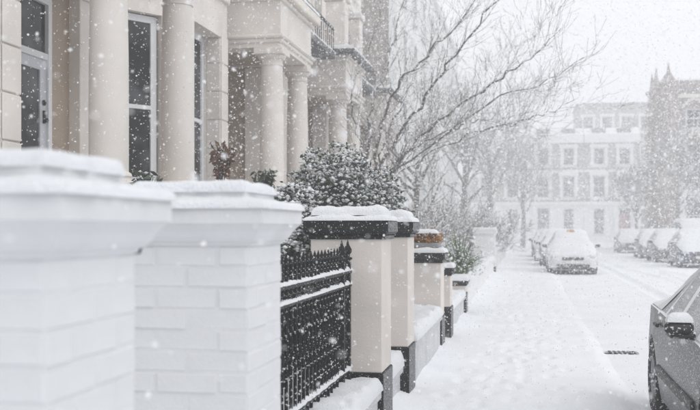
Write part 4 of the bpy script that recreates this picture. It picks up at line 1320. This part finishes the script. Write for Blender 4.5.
    def weld(mb):
        key = {}; nv = []; mp = []
        for v in mb.v:
            k = tuple(round(c, 4) for c in v)
            if k not in key: key[k] = len(nv); nv.append(v)
            mp.append(key[k])
        mb.v = nv
        fs = []
        for f in mb.f:
            g_ = []
            for i_ in f:
                if not g_ or g_[-1] != mp[i_]: g_.append(mp[i_])
            if len(g_) > 1 and g_[0] == g_[-1]: g_.pop()
            if len(g_) >= 3 and len(set(g_)) == len(g_): fs.append(tuple(g_))
        mb.f = fs
        return mb
    bo = weld(body).build('body', paint, root, auto=38)
    gm = 'frosted' if frosted else 'glass'
    for sd in side.values(): weld(sd).build('side_window', gm, root, auto=30)
    weld(wsm).build('windscreen', gm, root, smooth=True)
    weld(rwm).build('rear_window', gm, root, smooth=True)
    und = MB(); und.box(x - Wd * 0.40, x + Wd * 0.40, y - L * 0.44, y + L * 0.44, ROAD_Z + 0.17, ROAD_Z + 0.42); 
    for u in (ax1, ax2):
        yy = y + sg * (0.5 - u) * L
        und.box(x - Wd * 0.46, x + Wd * 0.46, yy - 0.36, yy + 0.36, ROAD_Z + 0.4, ROAD_Z + 0.67)
    und.build('underbody', 'plastic', root)
    for u in (ax1, ax2):
        for s in (-1, 1):
            loc = (x + s * (Wd / 2 - 0.115), y + sg * (0.5 - u) * L, ROAD_Z + 0.31)
            w = put('wheel', WHEEL[0], root, loc); put('rim', WHEEL[1], w, loc)
    # snow blanket over bonnet, screen, roof and tailgate
    if snow:
        sn = MB()
        cols = [(s, k) for s, k in [(-1, 5), (-1, 6), (-1, 7), (1, 8), (1, 7), (1, 6), (1, 5)]]
        us = [i for i, u in enumerate(st) if (0.025 if not van else .06) <= u <= (0.972 if not van else .955)]
        idx = 0; vs = []
        for n_, i in enumerate(us):
            e = min(n_, len(us) - 1 - n_)
            fe = min(1, e / 2.0)
            gh = 1 if secs[i][5][1] - secs[i][4][1] > 0.2 else 0
            prof = []
            if gh: prof = [(-secs[i][5][0] - 0.004, secs[i][5][1] - 0.01, 0)]
            else: prof = [(-secs[i][4][0] - 0.002, secs[i][4][1] + 0.004, 0)]
            half = [(secs[i][5][0], secs[i][5][1], .55), (secs[i][6][0], secs[i][6][1], .95), (secs[i][7][0], secs[i][7][1], 1), ]
            prof += [(-a, b_, t_) for a, b_, t_ in half] + [(0, secs[i][8][1], 1)] + [(a, b_, t_) for a, b_, t_ in half[::-1]] + [(-prof[0][0], prof[0][1], 0)]
            u = st[i]
            for (a, b_, t_) in prof:
                nz = mnoise.noise(Vector((a * 3 + x, u * L * 3 + y, 1.7))) + 0.5 * mnoise.noise(Vector((a * 9 + x, u * L * 9 + y, 4.7)))
                vs.append(P(u, a, b_ + snow * t_ * fe * (1 + 0.45 * nz) + 0.004))
        w_ = 9
        fs = []
        for n_ in range(len(us) - 1):
            for k in range(w_ - 1):
                q = (n_ * w_ + k, n_ * w_ + k + 1, (n_ + 1) * w_ + k + 1, (n_ + 1) * w_ + k)
                fs.append(q if sg > 0 else q[::-1])
        sn.add(vs, fs)
        fs2 = [f_[::-1] for f_ in sn.f]; sn.f = fs2
        sn.build('snow_cover', 'snow', root, smooth=True)
    # lights, grille, plates, mirrors
    yn_ = lambda u: y + sg * (0.5 - u) * L
    def ell(cx, cy_, cz, rx, ry, rz, nm, m):
        b = MB(); n0 = 0
        b.lathe([(0.05, -1), (0.5, -0.86), (0.87, -0.5), (1, 0), (0.87, 0.5), (0.5, 0.86), (0.05, 1)], n=14)
        b.v = [(cx + p[0] * rx, cy_ + p[1] * ry, cz + p[2] * rz) for p in b.v]
        return b.build(nm, m, root, smooth=True)
    for s in (-1, 1):
        ell(x + s * 0.62 * Wd / 1.75, yn_(0.035), ROAD_Z + 0.61 * hs, 0.16, 0.10, 0.075, 'headlight', 'lamp')
        ell(x + s * 0.70 * Wd / 1.75, yn_(0.972), ROAD_Z + 0.80 * hs, 0.09, 0.07, 0.13, 'tail_light', 'redlens')
    b = MB(); b.box(x - 0.36, x + 0.36, yn_(0.0) - 0.03, yn_(0.0) + 0.03, ROAD_Z + 0.50, ROAD_Z + 0.60, ch=0.012); b.build('grille', 'plastic', root)
    b = MB(); b.box(x - 0.56, x + 0.56, yn_(0.002) - 0.035, yn_(0.002) + 0.035, ROAD_Z + 0.235, ROAD_Z + 0.36, ch=0.012); b.build('lower_bumper', 'plastic', root)
    b = MB(); b.box(x - 0.26, x + 0.26, yn_(0) - 0.045, yn_(0) + 0.045, ROAD_Z + 0.385, ROAD_Z + 0.48, ch=0.004); b.build('number_plate', 'plate', root)
    um = ws[0] + (0.075 if not van else 0.10)
    mz = ROAD_Z + lerp_tab(belt, um) * hs + 0.06
    for s in (-1, 1):
        b = MB(); cxm = x + s * (Wd / 2 + 0.06)
        v, f = chamfer_box(-0.09, 0.09, -0.05, 0.05, -0.055, 0.055, 0.035)
        b.add([(cxm + p[0], yn_(um) + p[1] * (1.0), mz + p[2] + 0.02) for p in v], f)
        b.tube([(x + s * (Wd / 2 - 0.04), yn_(um), mz - 0.03), (cxm, yn_(um), mz - 0.02)], 0.03, 6)
        mi = b.build('wing_mirror', 'plastic', root, smooth=True)
        b = MB(); b.box(cxm - 0.07, cxm + 0.07, yn_(um) - sg * 0.053, yn_(um) - sg * 0.05, mz - 0.02, mz + 0.06); b.build('mirror_glass', 'glass', mi)
        if snow: snow_pad(cxm - 0.085, cxm + 0.085, yn_(um) - 0.05, yn_(um) + 0.05, mz + 0.066, 0.055, 0.05, 0.02, seed=s).build('snow_cap', 'snow', mi, smooth=True)
        # door handles and shut lines
        if detail > 1:
            for uu in (0.545, 0.725):
                q = MB(); q.box(x + s * (Wd / 2 - 0.012), x + s * (Wd / 2 + 0.018), yn_(uu) - 0.09, yn_(uu) + 0.09, ROAD_Z + 0.80, ROAD_Z + 0.83, ch=0.008); q.build('door_handle', 'plastic', root)
            q = MB()
            q.box(x + s * (Wd / 2 - 0.02), x + s * (Wd / 2 + 0.016), yn_(0.31), yn_(0.71), ROAD_Z + 0.42, ROAD_Z + 0.50, ch=0.01); q.build('side_moulding', 'plastic', root)
    if taxi:
        b = MB(); b.box(x - 0.13, x + 0.13, y - 0.35, y - 0.25, ROAD_Z + H + 0.0, ROAD_Z + H + 0.095, ch=0.02); b.build('roof_light', 'amber', root)
    return root

CW = 1.76
make_car('dark car dusted with snow parked at the right front edge', 1.04 + CW / 2, 9.45 - 2.15, -1, 'car_dark', L=4.3, Wd=CW, snow=0.05, detail=2, saloon=True, group='cars parked along the street')
CG = 'cars parked along the street'
make_car('white snow covered car facing us, first of the left kerb row', 1.55, 36.2, -1, 'car_white', snow=0.10, group=CG, taxi=True)
make_car('snow covered car second in the left kerb row', 1.38, 42.0, -1, 'car_grey', snow=0.11, group=CG)
make_car('snow covered car third in the left kerb row', 1.22, 48.2, -1, 'car_white', snow=0.11, group=CG)
make_car('farthest snowy car in the left kerb row', 1.1, 54.5, -1, 'car_grey', snow=0.11, group=CG)
make_car('snow covered dark car at the right picture edge, nearest of the right row', 6.85, 42.5, -1, 'car_blue', snow=0.13, group=CG)
make_car('snow covered grey car in the middle of the right row', 6.7, 48.6, -1, 'car_grey', snow=0.13, group=CG)
make_car('snow covered car in the right row in front of the red door', 6.6, 66, -1, 'car_grey', snow=0.13, group=CG)
make_car('faint snowy car behind the middle one of the right row', 6.7, 54.6, -1, 'car_grey', snow=0.13, group=CG)
make_car('dark windowed van with snowy roof behind the right row', 9.0, 62.5 - 6.5, -1, 'car_grey', L=4.9, Wd=2.0, H=1.45, snow=0.12, group=None, van=True, frosted=False, name='parked_van')

# ================================================================= FALLING SNOW
rg = np.random.default_rng(99)
def flakes(box, dens, s0, s1):
    (xa, xb), (ya, yb), (za, zb) = box
    n = int((xb - xa) * (yb - ya) * (zb - za) * dens)
    P = np.stack([rg.uniform(xa, xb, n), rg.uniform(ya, yb, n), rg.uniform(za, zb, n)], -1)
    S = s0 + (s1 - s0) * rg.uniform(0, 1, n) ** 3
    return P, S
def far_flakes(ya, yb, dens, s0, s1):
    """flakes further off, filling the width and height of the street as it is seen widening away"""
    vol = 0.065 * (yb ** 3 - ya ** 3)
    n = int(vol * dens)
    Y = (ya ** 3 + rg.uniform(0, 1, n) * (yb ** 3 - ya ** 3)) ** (1 / 3)
    X = rg.uniform(-0.38, 0.30, n) * Y
    Z = rg.uniform(-0.06, 0.27, n) * Y + EYE
    ok = (Z > 0.05) & (Z < 22) & (X > -5.9)
    return np.stack([X, Y, Z], -1)[ok], (s0 + (s1 - s0) * rg.uniform(0, 1, n) ** 2)[ok]
near_sets = [flakes(((-5, 3.5), (1.0, 11), (0.05, 4.6)), 85, 0.0026, 0.0072), flakes(((-6, 7), (11, 22), (0.05, 8)), 45, 0.006, 0.015),
             flakes(((-1.2, 1.6), (1.0, 4.0), (0.4, 3.2)), 50, 0.003, 0.006)]
far_sets = [far_flakes(22, 60, 48, 0.009, 0.020), far_flakes(60, 102, 12.5, 0.020, 0.036)]
P = np.concatenate([q[0] for q in near_sets]); S = np.concatenate([q[1] for q in near_sets])
# nothing inside the masonry of the near piers or right in front of the lens
ok = ~((P[:, 0] > -1.5) & (P[:, 0] < -0.9) & (P[:, 1] < 3.9) & (P[:, 2] < 1.74)) & (np.linalg.norm(P - np.array((0, 0, EYE)), axis=1) > 1.2) & (P[:, 0] > -6.0)
P, S = P[ok], S[ok]
def platelets(P, S, k):
    """crumpled little plates of ice turned every way, k corners round a raised middle"""
    n = len(P)
    a = rg.normal(size=(n, 3)); a /= np.linalg.norm(a, axis=1)[:, None]
    b_ = np.cross(a, rg.normal(size=(n, 3))); b_ /= np.linalg.norm(b_, axis=1)[:, None]
    c = np.cross(a, b_)
    ring = []
    for q in range(k):
        t = 2 * np.pi * q / k
        r_ = S[:, None] * rg.uniform(0.75, 1.3, (n, 1))
        ring.append(P + (b_ * np.cos(t) + c * np.sin(t)) * r_ + a * S[:, None] * rg.uniform(-0.35, 0.35, (n, 1)))
    mid = P + a * S[:, None] * 0.45
    V = np.stack(ring + [mid], 1)
    F = np.array([(q, (q + 1) % k, k) for q in range(k)])[None] + (np.arange(n) * (k + 1))[:, None, None]
    return V.reshape(-1, 3), F.reshape(-1, 3)
v, f = platelets(P, S * 1.15, 6)
P = np.concatenate([q[0] for q in far_sets]); S = np.concatenate([q[1] for q in far_sets])
nf = len(P)
v2 = (P[:, None, :] + rg.normal(size=(nf, 3, 3)) * S[:, None, None] * 0.85).reshape(-1, 3)     # specks: a single small facet each
f2 = np.arange(nf * 3).reshape(-1, 3)
f = np.concatenate([f, f2 + len(v)]); v = np.concatenate([v, v2])
o = bulk('falling_snow', v, f, 'flake')
tag(o, 'snowflakes falling through the air all over the street', 'snow', kind='stuff')

# ================================================================= HAZE OF FALLING SNOW
b = MB(); b.box(-195, 195, -125, 265, -1.6, 23.0)
m = bpy.data.materials.new('snow_haze'); m.use_nodes = True
n = m.node_tree; n.nodes.clear()
out = n.nodes.new('ShaderNodeOutputMaterial'); pv = n.nodes.new('ShaderNodeVolumePrincipled')
pv.inputs['Color'].default_value = (0.97, 0.975, 0.985, 1)
pv.inputs['Density'].default_value = 0.0068
pv.inputs['Anisotropy'].default_value = 0.0
n.links.new(pv.outputs['Volume'], out.inputs['Volume'])
o = b.build('haze', m)
tag(o, 'pale haze of falling snow filling the street', 'haze', kind='stuff')
